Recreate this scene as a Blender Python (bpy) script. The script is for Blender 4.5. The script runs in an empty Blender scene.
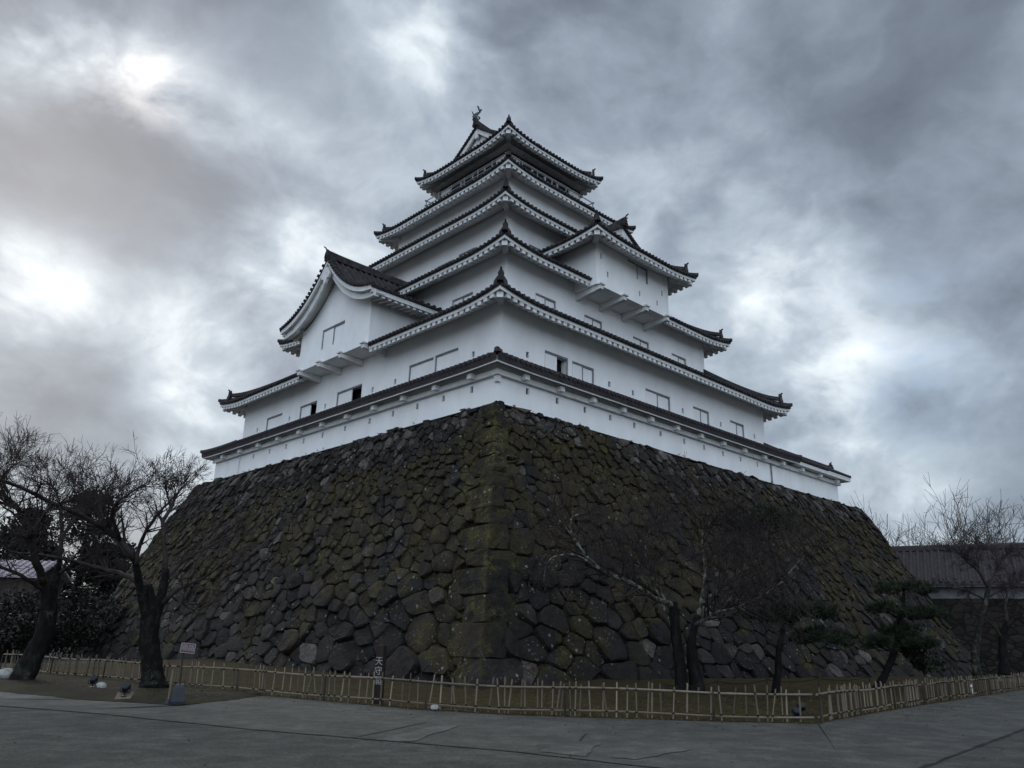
import bpy, bmesh, math, random
import numpy as np
from mathutils import Vector, Matrix
from math import radians as R

# ------------------------------------------------------------------ camera, sky, sun, exposure
scene = bpy.context.scene
F_PX, PITCH, ROLL, HEAD = 789.6, 0.3135, 0.0281, 0.8158
CAM = Vector((-19.102, -21.112, 1.6046))
fwd = Vector((math.cos(HEAD)*math.cos(PITCH), math.sin(HEAD)*math.cos(PITCH), math.sin(PITCH)))
rgt = Vector((math.sin(HEAD), -math.cos(HEAD), 0))
upv = rgt.cross(fwd)
r2 = rgt*math.cos(ROLL) - upv*math.sin(ROLL)
u2 = rgt*math.sin(ROLL) + upv*math.cos(ROLL)
# rolled frame: image right a, image up b satisfy a = R.r + U.s
r2 = rgt*math.cos(ROLL) + upv*math.sin(ROLL)
u2 = upv*math.cos(ROLL) - rgt*math.sin(ROLL)
cam_d = bpy.data.cameras.new('camera'); cam = bpy.data.objects.new('camera', cam_d)
scene.collection.objects.link(cam); scene.camera = cam
M = Matrix.Identity(4)
for i in range(3):
    M[i][0], M[i][1], M[i][2], M[i][3] = r2[i], u2[i], -fwd[i], CAM[i]
cam.matrix_world = M
cam_d.sensor_fit = 'HORIZONTAL'; cam_d.sensor_width = 36; cam_d.lens = 36*F_PX/1024
cam_d.clip_start = 0.1; cam_d.clip_end = 5000

scene.view_settings.view_transform = 'Standard'
scene.view_settings.look = 'None'
scene.view_settings.exposure = 0.52
scene.view_settings.gamma = 1.0
scene.view_settings.use_curve_mapping = False

def ray(px, py):
    return (fwd + r2*((px-512)/F_PX) + u2*((384-py)/F_PX))
def at(px, py, D):                       # point seen at that pixel, D metres away along the ground
    d = ray(px, py); t = D/math.hypot(d.x, d.y); return CAM + d*t
def gp(px, py, z=0.0):
    d = ray(px, py); t = (z-CAM.z)/d.z; return CAM + d*t

SUN_DIR = ray(40, 150).normalized()
sun_el = math.asin(SUN_DIR.z); sun_az = math.atan2(SUN_DIR.x, SUN_DIR.y)

world = bpy.data.worlds.new('World'); scene.world = world; world.use_nodes = True
nt = world.node_tree; N = nt.nodes; L = nt.links; N.clear()
def nd(t, **kw):
    n = N.new(t)
    for k, v in kw.items(): setattr(n, k, v)
    return n
def mth(op, a, b=None, clamp=False):
    n = nd('ShaderNodeMath', operation=op); n.use_clamp = clamp
    for i, v in enumerate((a, b)):
        if v is None: continue
        if isinstance(v, (int, float)): n.inputs[i].default_value = v
        else: L.new(v, n.inputs[i])
    return n.outputs[0]
tc = nd('ShaderNodeTexCoord'); nrm = nd('ShaderNodeVectorMath', operation='NORMALIZE'); L.new(tc.outputs['Generated'], nrm.inputs[0])
DIR = nrm.outputs[0]
sky = nd('ShaderNodeTexSky'); sky.sky_type = 'NISHITA'; sky.sun_disc = False
sky.sun_elevation = sun_el; sky.sun_rotation = sun_az
sep = nd('ShaderNodeSeparateXYZ'); L.new(DIR, sep.inputs[0])
comb = nd('ShaderNodeMapping'); comb.inputs['Scale'].default_value = (1, 1, 1.45); comb.inputs['Location'].default_value = (.35, 1.9, .2); L.new(DIR, comb.inputs[0])
# domain warp
w1 = nd('ShaderNodeTexNoise'); w1.inputs['Scale'].default_value = 4.0; w1.inputs['Detail'].default_value = 4; L.new(comb.outputs[0], w1.inputs['Vector'])
wv = nd('ShaderNodeVectorMath', operation='SCALE'); wv.inputs['Scale'].default_value = 0.13
wsub = nd('ShaderNodeVectorMath', operation='SUBTRACT'); L.new(w1.outputs['Color'], wsub.inputs[0]); wsub.inputs[1].default_value = (.5, .5, .5)
L.new(wsub.outputs[0], wv.inputs[0])
wadd = nd('ShaderNodeVectorMath', operation='ADD'); L.new(comb.outputs[0], wadd.inputs[0]); L.new(wv.outputs[0], wadd.inputs[1])
c1 = nd('ShaderNodeTexNoise'); c1.inputs['Scale'].default_value = 3.6; c1.inputs['Detail'].default_value = 8; c1.inputs['Roughness'].default_value = .50
L.new(wadd.outputs[0], c1.inputs['Vector'])
c2 = nd('ShaderNodeTexNoise'); c2.inputs['Scale'].default_value = 8.5; c2.inputs['Detail'].default_value = 6; c2.inputs['Roughness'].default_value = .56
L.new(wadd.outputs[0], c2.inputs['Vector'])
SKY1, SKY2, SKYB = 1.0, .70, .375
def lobe(px, py, deg, amp):
    d = ray(px, py).normalized()
    dp = nd('ShaderNodeVectorMath', operation='DOT_PRODUCT'); L.new(DIR, dp.inputs[0]); dp.inputs[1].default_value = d
    k = 1.0/(1-math.cos(R(deg)))
    return mth('MULTIPLY', mth('EXPONENT', mth('MULTIPLY', mth('SUBTRACT', dp.outputs['Value'], 1.0), k)), amp)
LOBES = [(20, 305, 5.5, .25), (70, 320, 4, .14), (40, 275, 2.5, .12), (176, 96, 2.0, .17), (138, 60, 1.8, .16), (206, 130, 2.0, .18), (60, 62, 2.5, .14), (70, 42, 3.5, .30), (15, 20, 4, .14),
         (425, 25, 5, .24), (270, 135, 3, .18), (290, 265, 8, .26), (175, 395, 4, .22), (235, 330, 5, .12), (60, 470, 5, .24), (180, 460, 4, .20),
         (830, 405, 4, .34), (865, 352, 3, .28), (930, 350, 3, .16), (985, 385, 3, .10), (790, 300, 7, .16), (905, 518, 5, .30), (700, 230, 10, .10), (560, 60, 9, .06),
         (70, 190, 7, -.20), (150, 235, 5, -.10), (80, 395, 5.5, -.26), (130, 415, 4, -.10), (300, 70, 6, -.14), (230, 170, 4, -.08), (960, 450, 7, -.12), (900, 400, 3, -.16), (880, 90, 12, -.07), (620, 150, 6, -.04), (480, -300, 30, -.1)]
acc = None
for a in LOBES:
    v = lobe(*a); acc = v if acc is None else mth('ADD', acc, v)
dens = mth('ADD', mth('MULTIPLY', mth('SUBTRACT', c1.outputs[0], .5), SKY1), mth('MULTIPLY', mth('SUBTRACT', c2.outputs[0], .5), SKY2))
acc = mth('MULTIPLY', acc, mth('MAXIMUM', mth('ADD', mth('MULTIPLY', mth('SUBTRACT', c2.outputs[0], .5), 2.2), mth('ADD', mth('MULTIPLY', mth('SUBTRACT', c1.outputs[0], .5), 1.6), .85)), 0.1))
val = mth('ADD', mth('ADD', dens, SKYB), acc, clamp=True)
ramp = nd('ShaderNodeValToRGB'); L.new(val, ramp.inputs[0])
el = ramp.color_ramp.elements
el[0].position = 0.0; el[0].color = (.09, .104, .126, 1)
el[1].position = 1.0; el[1].color = (.88, .92, .95, 1)
for p, c in ((.22, (.142, .166, .203, 1)), (.42, (.230, .269, .318, 1)), (.62, (.370, .424, .475, 1)), (.82, (.62, .67, .70, 1))):
    e = ramp.color_ramp.elements.new(p); e.color = c
# sky gain added behind the viewer, out of view, to light the visible faces
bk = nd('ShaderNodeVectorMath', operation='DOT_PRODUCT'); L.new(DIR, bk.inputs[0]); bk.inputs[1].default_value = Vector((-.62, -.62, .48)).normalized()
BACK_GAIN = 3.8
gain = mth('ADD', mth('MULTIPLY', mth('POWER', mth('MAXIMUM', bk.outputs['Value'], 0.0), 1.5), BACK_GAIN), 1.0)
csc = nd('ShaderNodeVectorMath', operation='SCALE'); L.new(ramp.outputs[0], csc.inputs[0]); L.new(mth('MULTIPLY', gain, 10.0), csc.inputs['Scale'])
mix = nd('ShaderNodeMix', data_type='RGBA'); 
hole = mth('MULTIPLY', mth('ADD', lobe(905, 352, 4.5, 1.0), lobe(150, 85, 2.5, .35)), mth('MULTIPLY', mth('SUBTRACT', c2.outputs[0], .42), 4.0, True), True)
hole = mth('ADD', hole, 0.08, True)
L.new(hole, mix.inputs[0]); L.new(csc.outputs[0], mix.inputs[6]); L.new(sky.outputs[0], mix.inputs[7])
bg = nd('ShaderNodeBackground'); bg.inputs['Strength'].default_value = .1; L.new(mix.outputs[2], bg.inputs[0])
wo = nd('ShaderNodeOutputWorld'); L.new(bg.outputs[0], wo.inputs[0])

sd = bpy.data.lights.new('sun', 'SUN'); sd.energy = .6; sd.angle = R(22); sd.color = (1, .95, .88)
so = bpy.data.objects.new('sun', sd); scene.collection.objects.link(so)
so.rotation_euler = (-SUN_DIR).to_track_quat('-Z', 'Y').to_euler()

# ------------------------------------------------------------------ helpers
class MB:
    def __init__(s): s.v = []; s.f = []; s.m = []; s.t = []; s.cm = 0; s.tone = 0.5
    def vert(s, p): s.v.append((p[0], p[1], p[2])); s.t.append(s.tone); return len(s.v)-1
    def face(s, *ids): s.f.append(tuple(ids)); s.m.append(s.cm)
    def poly(s, pts): s.face(*[s.vert(p) for p in pts])
    def box(s, c, ax, ay, az):            # centre and three half-axis vectors
        c = Vector(c); ax, ay, az = Vector(ax), Vector(ay), Vector(az)
        i = [s.vert(c+ax*a+ay*b+az*d) for d in (-1, 1) for b in (-1, 1) for a in (-1, 1)]
        for q in ((0, 2, 3, 1), (4, 5, 7, 6), (0, 1, 5, 4), (2, 6, 7, 3), (0, 4, 6, 2), (1, 3, 7, 5)): s.face(*[i[k] for k in q])
    def bx(s, x0, x1, y0, y1, z0, z1):
        s.box(((x0+x1)/2, (y0+y1)/2, (z0+z1)/2), ((x1-x0)/2, 0, 0), (0, (y1-y0)/2, 0), (0, 0, (z1-z0)/2))
    def tube(s, pts, rad, sides=6, cap=True, flat=1.0):
        pts = [Vector(p) for p in pts]
        if not hasattr(rad, '__len__'): rad = [rad]*len(pts)
        rings = []; ref = None
        for k, p in enumerate(pts):
            d = (pts[min(k+1, len(pts)-1)]-pts[max(k-1, 0)])
            if d.length < 1e-9: d = Vector((0, 0, 1))
            d.normalize()
            if ref is None:
                ref = Vector((0, 0, 1)) if abs(d.z) < .9 else Vector((1, 0, 0))
            a = d.cross(ref)
            if a.length < 1e-4: a = d.cross(Vector((1, .3, 0)))
            a.normalize(); b = a.cross(d); ref = b
            rings.append([s.vert(p+(a*math.cos(2*math.pi*j/sides)+b*math.sin(2*math.pi*j/sides)*flat)*rad[k]) for j in range(sides)])
        for A, B in zip(rings, rings[1:]):
            for j in range(sides):
                s.face(A[j], A[(j+1) % sides], B[(j+1) % sides], B[j])
        if cap:
            s.face(*rings[0][::-1]); s.face(*rings[-1])
    def loft(s, rings, close=True, cap=True):
        ids = [[s.vert(p) for p in r] for r in rings]; n = len(ids[0])
        for A, B in zip(ids, ids[1:]):
            for j in range(n if close else n-1): s.face(A[j], A[(j+1) % n], B[(j+1) % n], B[j])
        if cap and close: s.face(*ids[0][::-1]); s.face(*ids[-1])
    def build(s, name, mats, parent=None, smooth=False, origin=None, fixn=False):
        me = bpy.data.meshes.new(name)
        o = Vector(origin) if origin is not None else (root_loc(parent) if parent else Vector((0, 0, 0)))
        me.from_pydata([(a-o.x, b-o.y, c-o.z) for a, b, c in s.v], [], s.f)
        if not isinstance(mats, (list, tuple)): mats = [mats]
        for m in mats: me.materials.append(m)
        if len(mats) > 1: me.polygons.foreach_set('material_index', s.m)
        at_ = me.attributes.new('tone', 'FLOAT', 'POINT'); at_.data.foreach_set('value', s.t)
        if fixn:
            b = bmesh.new(); b.from_mesh(me); bmesh.ops.recalc_face_normals(b, faces=b.faces); b.to_mesh(me); b.free()
        if smooth: me.polygons.foreach_set('use_smooth', [True]*len(me.polygons))
        me.update()
        ob = bpy.data.objects.new(name, me); scene.collection.objects.link(ob)
        if parent: ob.parent = parent
        elif origin is not None: ob.location = o
        return ob
def root_loc(o):
    while o.parent: o = o.parent
    return Vector(o.location)
def tag(o, label=None, cat=None, group=None, kind=None):
    if label: o['label'] = label
    if cat: o['category'] = cat
    if group: o['group'] = group
    if kind: o['kind'] = kind
    return o
def thing(name, loc, label, cat, group=None):
    o = bpy.data.objects.new(name, None); o.empty_display_size = .3; scene.collection.objects.link(o)
    o.location = loc; return tag(o, label, cat, group)

# ------------------------------------------------------------------ materials
def mat(name, build, rough=.8, spec=.3):
    m = bpy.data.materials.new(name); m.use_nodes = True; t = m.node_tree; b = t.nodes['Principled BSDF']
    b.inputs['Roughness'].default_value = rough; b.inputs['Specular IOR Level'].default_value = spec
    H = NH(t, b); build(H); return m
class NH:
    def __init__(s, t, b): s.t = t; s.b = b; s.tc = None
    def n(s, ty, **kw):
        x = s.t.nodes.new(ty)
        for k, v in kw.items(): setattr(x, k, v)
        return x
    def l(s, a, b): s.t.links.new(a, b)
    def co(s, which='Object', scale=None):
        if s.tc is None: s.tc = s.n('ShaderNodeTexCoord')
        o = s.tc.outputs[which]
        if scale is None: return o
        m = s.n('ShaderNodeMapping'); m.inputs['Scale'].default_value = scale; s.l(o, m.inputs[0]); return m.outputs[0]
    def noise(s, scale, detail=4, rough=.55, vec=None, dist=0):
        x = s.n('ShaderNodeTexNoise'); x.inputs['Scale'].default_value = scale; x.inputs['Detail'].default_value = detail
        x.inputs['Roughness'].default_value = rough; x.inputs['Distortion'].default_value = dist
        s.l(vec if vec is not None else s.co(), x.inputs['Vector']); return x.outputs[0]
    def vor(s, scale, vec=None, feature='F1', out=0):
        x = s.n('ShaderNodeTexVoronoi'); x.feature = feature; x.inputs['Scale'].default_value = scale
        s.l(vec if vec is not None else s.co(), x.inputs['Vector']); return x.outputs[out]
    def ramp(s, v, stops):
        x = s.n('ShaderNodeValToRGB'); e = x.color_ramp.elements
        for k, (p, c) in enumerate(stops):
            if not hasattr(c, '__len__'): c = (c, c, c)
            q = e[k] if k < 2 else e.new(p)
            q.position = p; q.color = (*c, 1)
        s.l(v, x.inputs[0]); return x.outputs[0]
    def mix(s, f, a, b, blend='MIX'):
        x = s.n('ShaderNodeMix', data_type='RGBA'); x.blend_type = blend
        for i, v in ((0, f), (6, a), (7, b)):
            if isinstance(v, (int, float)): x.inputs[i].default_value = v
            elif isinstance(v, tuple): x.inputs[i].default_value = (*v, 1)
            else: s.l(v, x.inputs[i])
        return x.outputs[2]
    def m(s, op, a, b, clamp=False):
        x = s.n('ShaderNodeMath', operation=op); x.use_clamp = clamp
        for i, v in enumerate((a, b)):
            if isinstance(v, (int, float)): x.inputs[i].default_value = v
            else: s.l(v, x.inputs[i])
        return x.outputs[0]
    def attr(s, name='tone'):
        x = s.n('ShaderNodeAttribute'); x.attribute_name = name; return x.outputs['Fac']
    def col(s, c):
        if isinstance(c, tuple): s.b.inputs['Base Color'].default_value = (*c, 1)
        else: s.l(c, s.b.inputs['Base Color'])
    def bump(s, h, strength=.4, dist=.05):
        x = s.n('ShaderNodeBump'); x.inputs['Strength'].default_value = strength; x.inputs['Distance'].default_value = dist
        s.l(h, x.inputs['Height']); s.l(x.outputs[0], s.b.inputs['Normal'])
    def rough(s, v): s.l(v, s.b.inputs['Roughness'])
    def sepz(s, v):
        x = s.n('ShaderNodeSeparateXYZ'); s.l(v, x.inputs[0]); return x.outputs

def b_plaster(h):
    st = h.noise(1.0, 5, .6, h.co(scale=(1.0, 1.0, .5)))
    bl = h.noise(.35, 4, .6)
    c = h.ramp(st, [(.3, (.77, .77, .765)), (.62, (.87, .87, .865))])
    c = h.mix(h.ramp(bl, [(.38, 0.0), (.72, .45)]), c, (.70, .70, .705))
    dr = h.noise(2.6, 6, .7, h.co(scale=(1.6, 1.6, .10))); c = h.mix(h.ramp(dr, [(.58, 0.0), (.76, .30)]), c, (.56, .56, .55))
    h.col(c); h.bump(h.noise(9, 5), .12, .02)
PLASTER = mat('plaster', b_plaster, .85, .2)
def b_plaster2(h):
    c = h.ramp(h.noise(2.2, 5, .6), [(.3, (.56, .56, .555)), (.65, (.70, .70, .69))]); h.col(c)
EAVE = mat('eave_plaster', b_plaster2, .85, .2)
def b_tile(h):
    n = h.noise(3.0, 5, .65); v = h.ramp(h.noise(14, 2), [(.3, .2), (.7, 1.0)])
    c = h.ramp(n, [(.3, (.012, .012, .014)), (.48, (.026, .025, .028)), (.60, (.050, .048, .050)), (.75, (.085, .083, .082))])
    c = h.mix(.4, c, h.mix(1.0, v, (.07, .06, .06), 'MULTIPLY')); h.col(c); h.bump(n, .25, .02)
TILE = mat('dark_tile', b_tile, .75, .12)
def b_tile_r(h):
    n = h.noise(3.0, 5, .65); v = h.ramp(h.noise(12, 2), [(.3, .2), (.7, 1.0)])
    c = h.ramp(n, [(.3, (.022, .018, .020)), (.5, (.038, .031, .034)), (.72, (.062, .053, .057))])
    c = h.mix(.35, c, h.mix(1.0, v, (.09, .08, .085), 'MULTIPLY')); h.col(c); h.bump(n, .2, .02)
TILE_R = mat('reddish_tile', b_tile_r, .75, .12)
DARK = mat('dark_interior', lambda h: h.col(h.ramp(h.noise(3), [(.3, (.006, .006, .007)), (.7, (.014, .013, .013))])), .9, .1)
def b_glass(h): h.col(h.ramp(h.noise(2.0, 2), [(.35, (.012, .028, .048)), (.65, (.030, .056, .085))]))
GLASS = mat('window_glass', b_glass, .12, .5)
def b_dwood(h):
    c = h.ramp(h.noise(6, 5, .6, h.co(scale=(1, 1, .2))), [(.3, (.018, .014, .012)), (.7, (.05, .04, .034))]); h.col(c); h.bump(h.noise(20), .2, .01)
DWOOD = mat('dark_timber', b_dwood, .75, .2)
def b_rail(h): h.col(h.ramp(h.noise(5), [(.3, (.16, .165, .17)), (.7, (.26, .265, .27))]))
RAILM = mat('grey_railing', b_rail, .6, .3)
def b_bronze(h): h.col(h.ramp(h.noise(9), [(.3, (.018, .022, .024)), (.7, (.05, .055, .055))]))
LINEM = mat('shutter_gap_shade', lambda h: h.col(h.ramp(h.noise(5), [(.3, (.17, .17, .175)), (.7, (.27, .27, .275))])), .8, .1)  # grey for the shadow gaps round the shutters, put in as colour
SOFFIT = mat('grey_soffit_board', lambda h: h.col(h.ramp(h.noise(3), [(.3, (.20, .195, .195)), (.7, (.30, .295, .29))])), .85, .1)  # dark grey timber of the top soffit, its own colour
BRONZE = mat('dark_bronze', b_bronze, .5, .4)

def b_stone(h, mossy=1.0):
    P = h.co()
    tone = h.attr('tone'); n1 = h.noise(2.1, 7, .7); n2 = h.noise(15, 6, .75); n3 = h.noise(5.5, 6, .7)
    base = h.ramp(tone, [(.0, (.006, .0058, .0068)), (.3, (.0135, .0118, .0124)), (.55, (.025, .0212, .0207)), (.8, (.058, .052, .050)), (1.0, (.14, .132, .124))])
    base = h.mix(h.ramp(n1, [(.35, .0), (.65, .8)]), base, h.mix(1.0, base, (.60, .46, .40), 'MULTIPLY'))
    base = h.mix(h.ramp(n3, [(.50, .0), (.66, .8)]), base, h.mix(1.0, base, (1.9, 1.85, 1.8), 'MULTIPLY'))
    base = h.mix(h.ramp(n2, [(.38, .8), (.56, 0.0)]), base, h.mix(1.0, base, (.30, .30, .30), 'MULTIPLY'))
    # moss: large patches with ragged edges, more of it high on the wall and along the corner
    xyz = h.sepz(P)
    hz = h.m('SUBTRACT', h.ramp(h.m('MULTIPLY', xyz[2], .1), [(.0, .0), (.6, .36), (.84, .36), (.97, .10)]), .20)
    big = h.noise(.42, 4, .62); fine = h.noise(4.2, 7, .75)
    dg = h.m('ABSOLUTE', h.m('SUBTRACT', xyz[0], xyz[1]), 0.0)
    mv = h.m('ADD', h.m('ADD', h.m('MULTIPLY', big, 2.0), h.m('MULTIPLY', h.m('SUBTRACT', fine, .5), .8)), h.m('ADD', hz, h.ramp(h.m('MULTIPLY', dg, .2), [(.1, .15), (.5, 0.0)])))
    mv = h.m('SUBTRACT', mv, h.m('MULTIPLY', h.ramp(h.m('MULTIPLY', xyz[2], .1), [(.78, 0.0), (.93, .45)]), h.m('MULTIPLY', h.m('SUBTRACT', xyz[1], xyz[0]), .3, True)))
    mm = h.ramp(h.m('SUBTRACT', mv, .48), [(.48, 0.0), (.62, .86*mossy)])
    mc = h.ramp(h.noise(1.3, 7, .72), [(.3, (.008, .008, .004)), (.42, (.021, .017, .007)), (.52, (.046, .031, .010)), (.60, (.056, .047, .011)), (.71, (.120, .108, .018))])
    mc = h.mix(h.ramp(n2, [(.40, .75), (.6, 0.0)]), mc, h.mix(1.0, mc, (.35, .35, .35), 'MULTIPLY'))
    c = h.mix(mm, base, mc)
    c = h.mix(h.m('MULTIPLY', h.ramp(h.m('MULTIPLY', dg, .2), [(.08, 1.0), (.38, 0.0)]), h.m('MULTIPLY', h.ramp(fine, [(.47, 0.0), (.56, .9)]), h.ramp(h.noise(.75, 4, .65), [(.48, 0.0), (.60, 1.0)]))), c, (.082, .074, .014))
    # pale lichen spots
    lv = h.vor(2.6); ls = h.noise(1.0, 2)
    lm = h.m('MULTIPLY', h.ramp(h.m('ADD', lv, h.m('MULTIPLY', h.m('SUBTRACT', n2, .5), .30)), [(.10, 1.0), (.15, 0.0)]), h.ramp(ls, [(.46, 0.0), (.58, .85)]))
    lv2 = h.vor(7.0); lm2 = h.m('MULTIPLY', h.ramp(h.m('ADD', lv2, h.m('MULTIPLY', h.m('SUBTRACT', n2, .5), .3)), [(.12, 1.0), (.2, 0.0)]), h.ramp(h.noise(.8, 3), [(.47, 0.0), (.6, .75)]))
    c = h.mix(h.m('MAXIMUM', lm, lm2), c, (.24, .25, .235))
    h.col(c)
    h.bump(h.m('ADD', h.m('MULTIPLY', n1, .7), h.m('ADD', h.m('MULTIPLY', n2, .30), h.m('MULTIPLY', n3, .45))), 1.0, .20)
STONE = mat('mossy_stone', b_stone, .75, .30)
GAP = mat('wall_joint', lambda h: h.col(h.ramp(h.noise(4, 5), [(.3, (.008, .008, .006)), (.7, (.022, .021, .013))])), .95, .05)

def b_asphalt(h, lo, hi, big=.3):
    n = h.noise(16, 8, .8); nb = h.noise(big, 5, .6, dist=.6); nm = h.noise(2.2, 7, .72)
    c = h.ramp(n, [(.3, lo), (.7, hi)])
    c = h.mix(h.ramp(nb, [(.35, 0.0), (.7, .55)]), c, h.mix(1.0, c, (.55, .56, .58), 'MULTIPLY'))
    c = h.mix(h.ramp(nm, [(.45, 0.0), (.66, .8)]), c, h.mix(1.0, c, (1.6, 1.58, 1.55), 'MULTIPLY'))
    c = h.mix(h.ramp(h.noise(.9, 7, .7), [(.42, .7), (.58, 0.0)]), c, h.mix(1.0, c, (.55, .56, .57), 'MULTIPLY'))
    v = h.vor(26, out=0); c = h.mix(h.ramp(v, [(.14, .8), (.28, 0.0)]), c, h.mix(1.0, c, (2.1, 2.1, 2.05), 'MULTIPLY'))
    v2 = h.vor(17, out=0); c = h.mix(h.ramp(v2, [(.12, .8), (.22, 0.0)]), c, h.mix(1.0, c, (.35, .35, .35), 'MULTIPLY'))
    h.col(c); h.bump(h.m('ADD', n, h.m('MULTIPLY', nm, .9)), .9, .05)
GRAVEL = mat('compacted_gravel', lambda h: b_asphalt(h, (.046, .0445, .039), (.135, .131, .117), .45), .9, .2)
PATHM = mat('worn_asphalt', lambda h: b_asphalt(h, (.062, .060, .052), (.130, .126, .112), .25), .8, .3)
GRAVEL2 = mat('joint_grit', lambda h: b_asphalt(h, (.038, .037, .033), (.075, .073, .066), .8), .95, .1)
PATCH = mat('pale_concrete', lambda h: b_asphalt(h, (.10, .098, .088), (.17, .166, .15), .8), .8, .25)
def b_soil(h):
    n = h.noise(6, 6, .7); n2 = h.noise(.8, 4)
    c = h.ramp(n, [(.3, (.012, .010, .008)), (.55, (.030, .024, .018)), (.75, (.062, .050, .038))])
    c = h.mix(h.ramp(n2, [(.45, 0.0), (.65, .6)]), c, (.038, .042, .015)); h.col(c); h.bump(n, .8, .04)
SOIL = mat('leafy_soil', b_soil, .95, .1)
def b_lawn(h):
    n = h.noise(5, 6, .7); n2 = h.noise(.55, 4)
    c = h.ramp(n, [(.3, (.015, .011, .006)), (.55, (.042, .029, .014)), (.75, (.092, .065, .032))])
    c = h.mix(h.ramp(n2, [(.44, 0.0), (.62, .65)]), c, h.mix(n, (.020, .018, .007), (.070, .058, .020))); h.col(c); h.bump(n, .8, .04)
LAWN = mat('winter_lawn', b_lawn, .95, .1)
def b_blade(h):
    c = h.ramp(h.attr('tone'), [(0.0, (.030, .034, .010)), (.5, (.085, .070, .028)), (1.0, (.15, .115, .055))]); h.col(c)
def b_dry(h): h.col(h.ramp(h.attr('tone'), [(0.0, (.020, .012, .007)), (.5, (.060, .034, .018)), (1.0, (.13, .085, .045))]))
DRYL = mat('dry_leaf', b_dry, .85, .15)
BLADE = mat('grass_blade', b_blade, .8, .2)
def b_bark(h):
    n = h.noise(7, 6, .7, h.co(scale=(1, 1, .45))); n2 = h.noise(2.2, 4, .6)
    c = h.ramp(n, [(.3, (.0035, .0033, .0035)), (.52, (.008, .0072, .0075)), (.72, (.024, .0215, .021))])
    c = h.mix(h.ramp(n2, [(.56, 0.0), (.70, .6)]), c, (.035, .04, .024)); c = h.mix(h.ramp(h.noise(1.6, 7, .8), [(.60, 0.0), (.66, .7)]), c, (.075, .08, .065)); h.col(c); h.bump(n, 1.0, .09)
BARK = mat('cherry_bark', b_bark, .9, .15)
def b_twig(h): h.col(h.ramp(h.noise(3), [(.3, (.018, .0135, .014)), (.7, (.055, .042, .040))]))
TWIG = mat('twig_bark', b_twig, .85, .15)
def b_lich(h):
    n = h.noise(4.5, 6, .7)
    c = h.ramp(n, [(.38, (.022, .020, .018)), (.5, (.06, .058, .048)), (.58, (.18, .185, .15)), (.75, (.27, .28, .23))]); h.col(c); h.bump(n, .8, .04)
LICH = mat('lichened_bark', b_lich, .9, .1)
def b_lich2(h):
    n = h.noise(4.5, 6, .7); c = h.ramp(n, [(.36, (.010, .009, .009)), (.52, (.030, .030, .024)), (.62, (.085, .09, .07)), (.8, (.13, .14, .11))]); h.col(c); h.bump(n, .8, .04)
LICH2 = mat('faint_lichened_bark', b_lich2, .9, .1)
def b_needle(h):
    c = h.ramp(h.attr('tone'), [(0.0, (.006, .009, .006)), (.5, (.016, .024, .012)), (1.0, (.034, .042, .018))]); h.col(c)
NEEDLE = mat('pine_needle', b_needle, .6, .25)
def b_leaf(h):
    c = h.ramp(h.attr('tone'), [(0.0, (.005, .0055, .0045)), (.5, (.0095, .0105, .0075)), (1.0, (.018, .018, .011))]); h.col(c)
LEAF = mat('dark_leaf', b_leaf, .6, .25)
def b_bamboo(h):
    n = h.noise(4, 4, .6, h.co(scale=(3, 3, .6))); t = h.attr('tone')
    c = h.ramp(t, [(0.0, (.060, .046, .033)), (.5, (.135, .108, .079)), (1.0, (.24, .20, .15))])
    c = h.mix(h.ramp(n, [(.4, 0.0), (.7, .5)]), c, h.mix(1.0, c, (.5, .45, .42), 'MULTIPLY')); h.col(c)
BAMBOO = mat('weathered_bamboo', b_bamboo, .65, .3)
ROPE = mat('black_twine', lambda h: h.col(h.ramp(h.noise(30), [(.3, (.008, .008, .008)), (.7, (.02, .018, .016))])), .95, .1)
def b_brown(h): h.col(h.ramp(h.noise(5, 5, .6, h.co(scale=(2, 2, .3))), [(.3, (.012, .008, .007)), (.7, (.030, .019, .015))]))
BROWN = mat('brown_post', b_brown, .75, .2)
WHITEP = mat('white_paint', lambda h: h.col(h.ramp(h.noise(8), [(.3, (.50, .51, .52)), (.7, (.66, .67, .68))])), .6, .3)
REDS = mat('faded_red_sign', lambda h: h.col(h.ramp(h.noise(6), [(.3, (.085, .028, .036)), (.7, (.14, .05, .06))])), .5, .3)
def b_steel(h): h.col(h.ramp(h.noise(6), [(.3, (.005, .007, .012)), (.7, (.014, .018, .028))]))
STEEL = mat('blue_black_metal', b_steel, .5, .4)
LENS = mat('lamp_glass', lambda h: h.col(h.ramp(h.noise(6), [(.3, (.10, .11, .12)), (.7, (.18, .19, .2))])), .15, .5)
ROCKW = mat('pale_rock', lambda h: (h.col(h.ramp(h.noise(7, 5), [(.3, (.22, .215, .20)), (.7, (.42, .41, .39))])), h.bump(h.noise(9), .5, .03)), .9, .1)
GREYD = mat('weathered_plaster', lambda h: h.col(h.ramp(h.noise(1.5, 5), [(.3, (.10, .10, .105)), (.7, (.19, .19, .195))])), .85, .15)
GREYW = mat('grey_plaster', lambda h: h.col(h.ramp(h.noise(1.5, 5), [(.3, (.20, .20, .205)), (.7, (.33, .33, .335))])), .85, .15)
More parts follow.
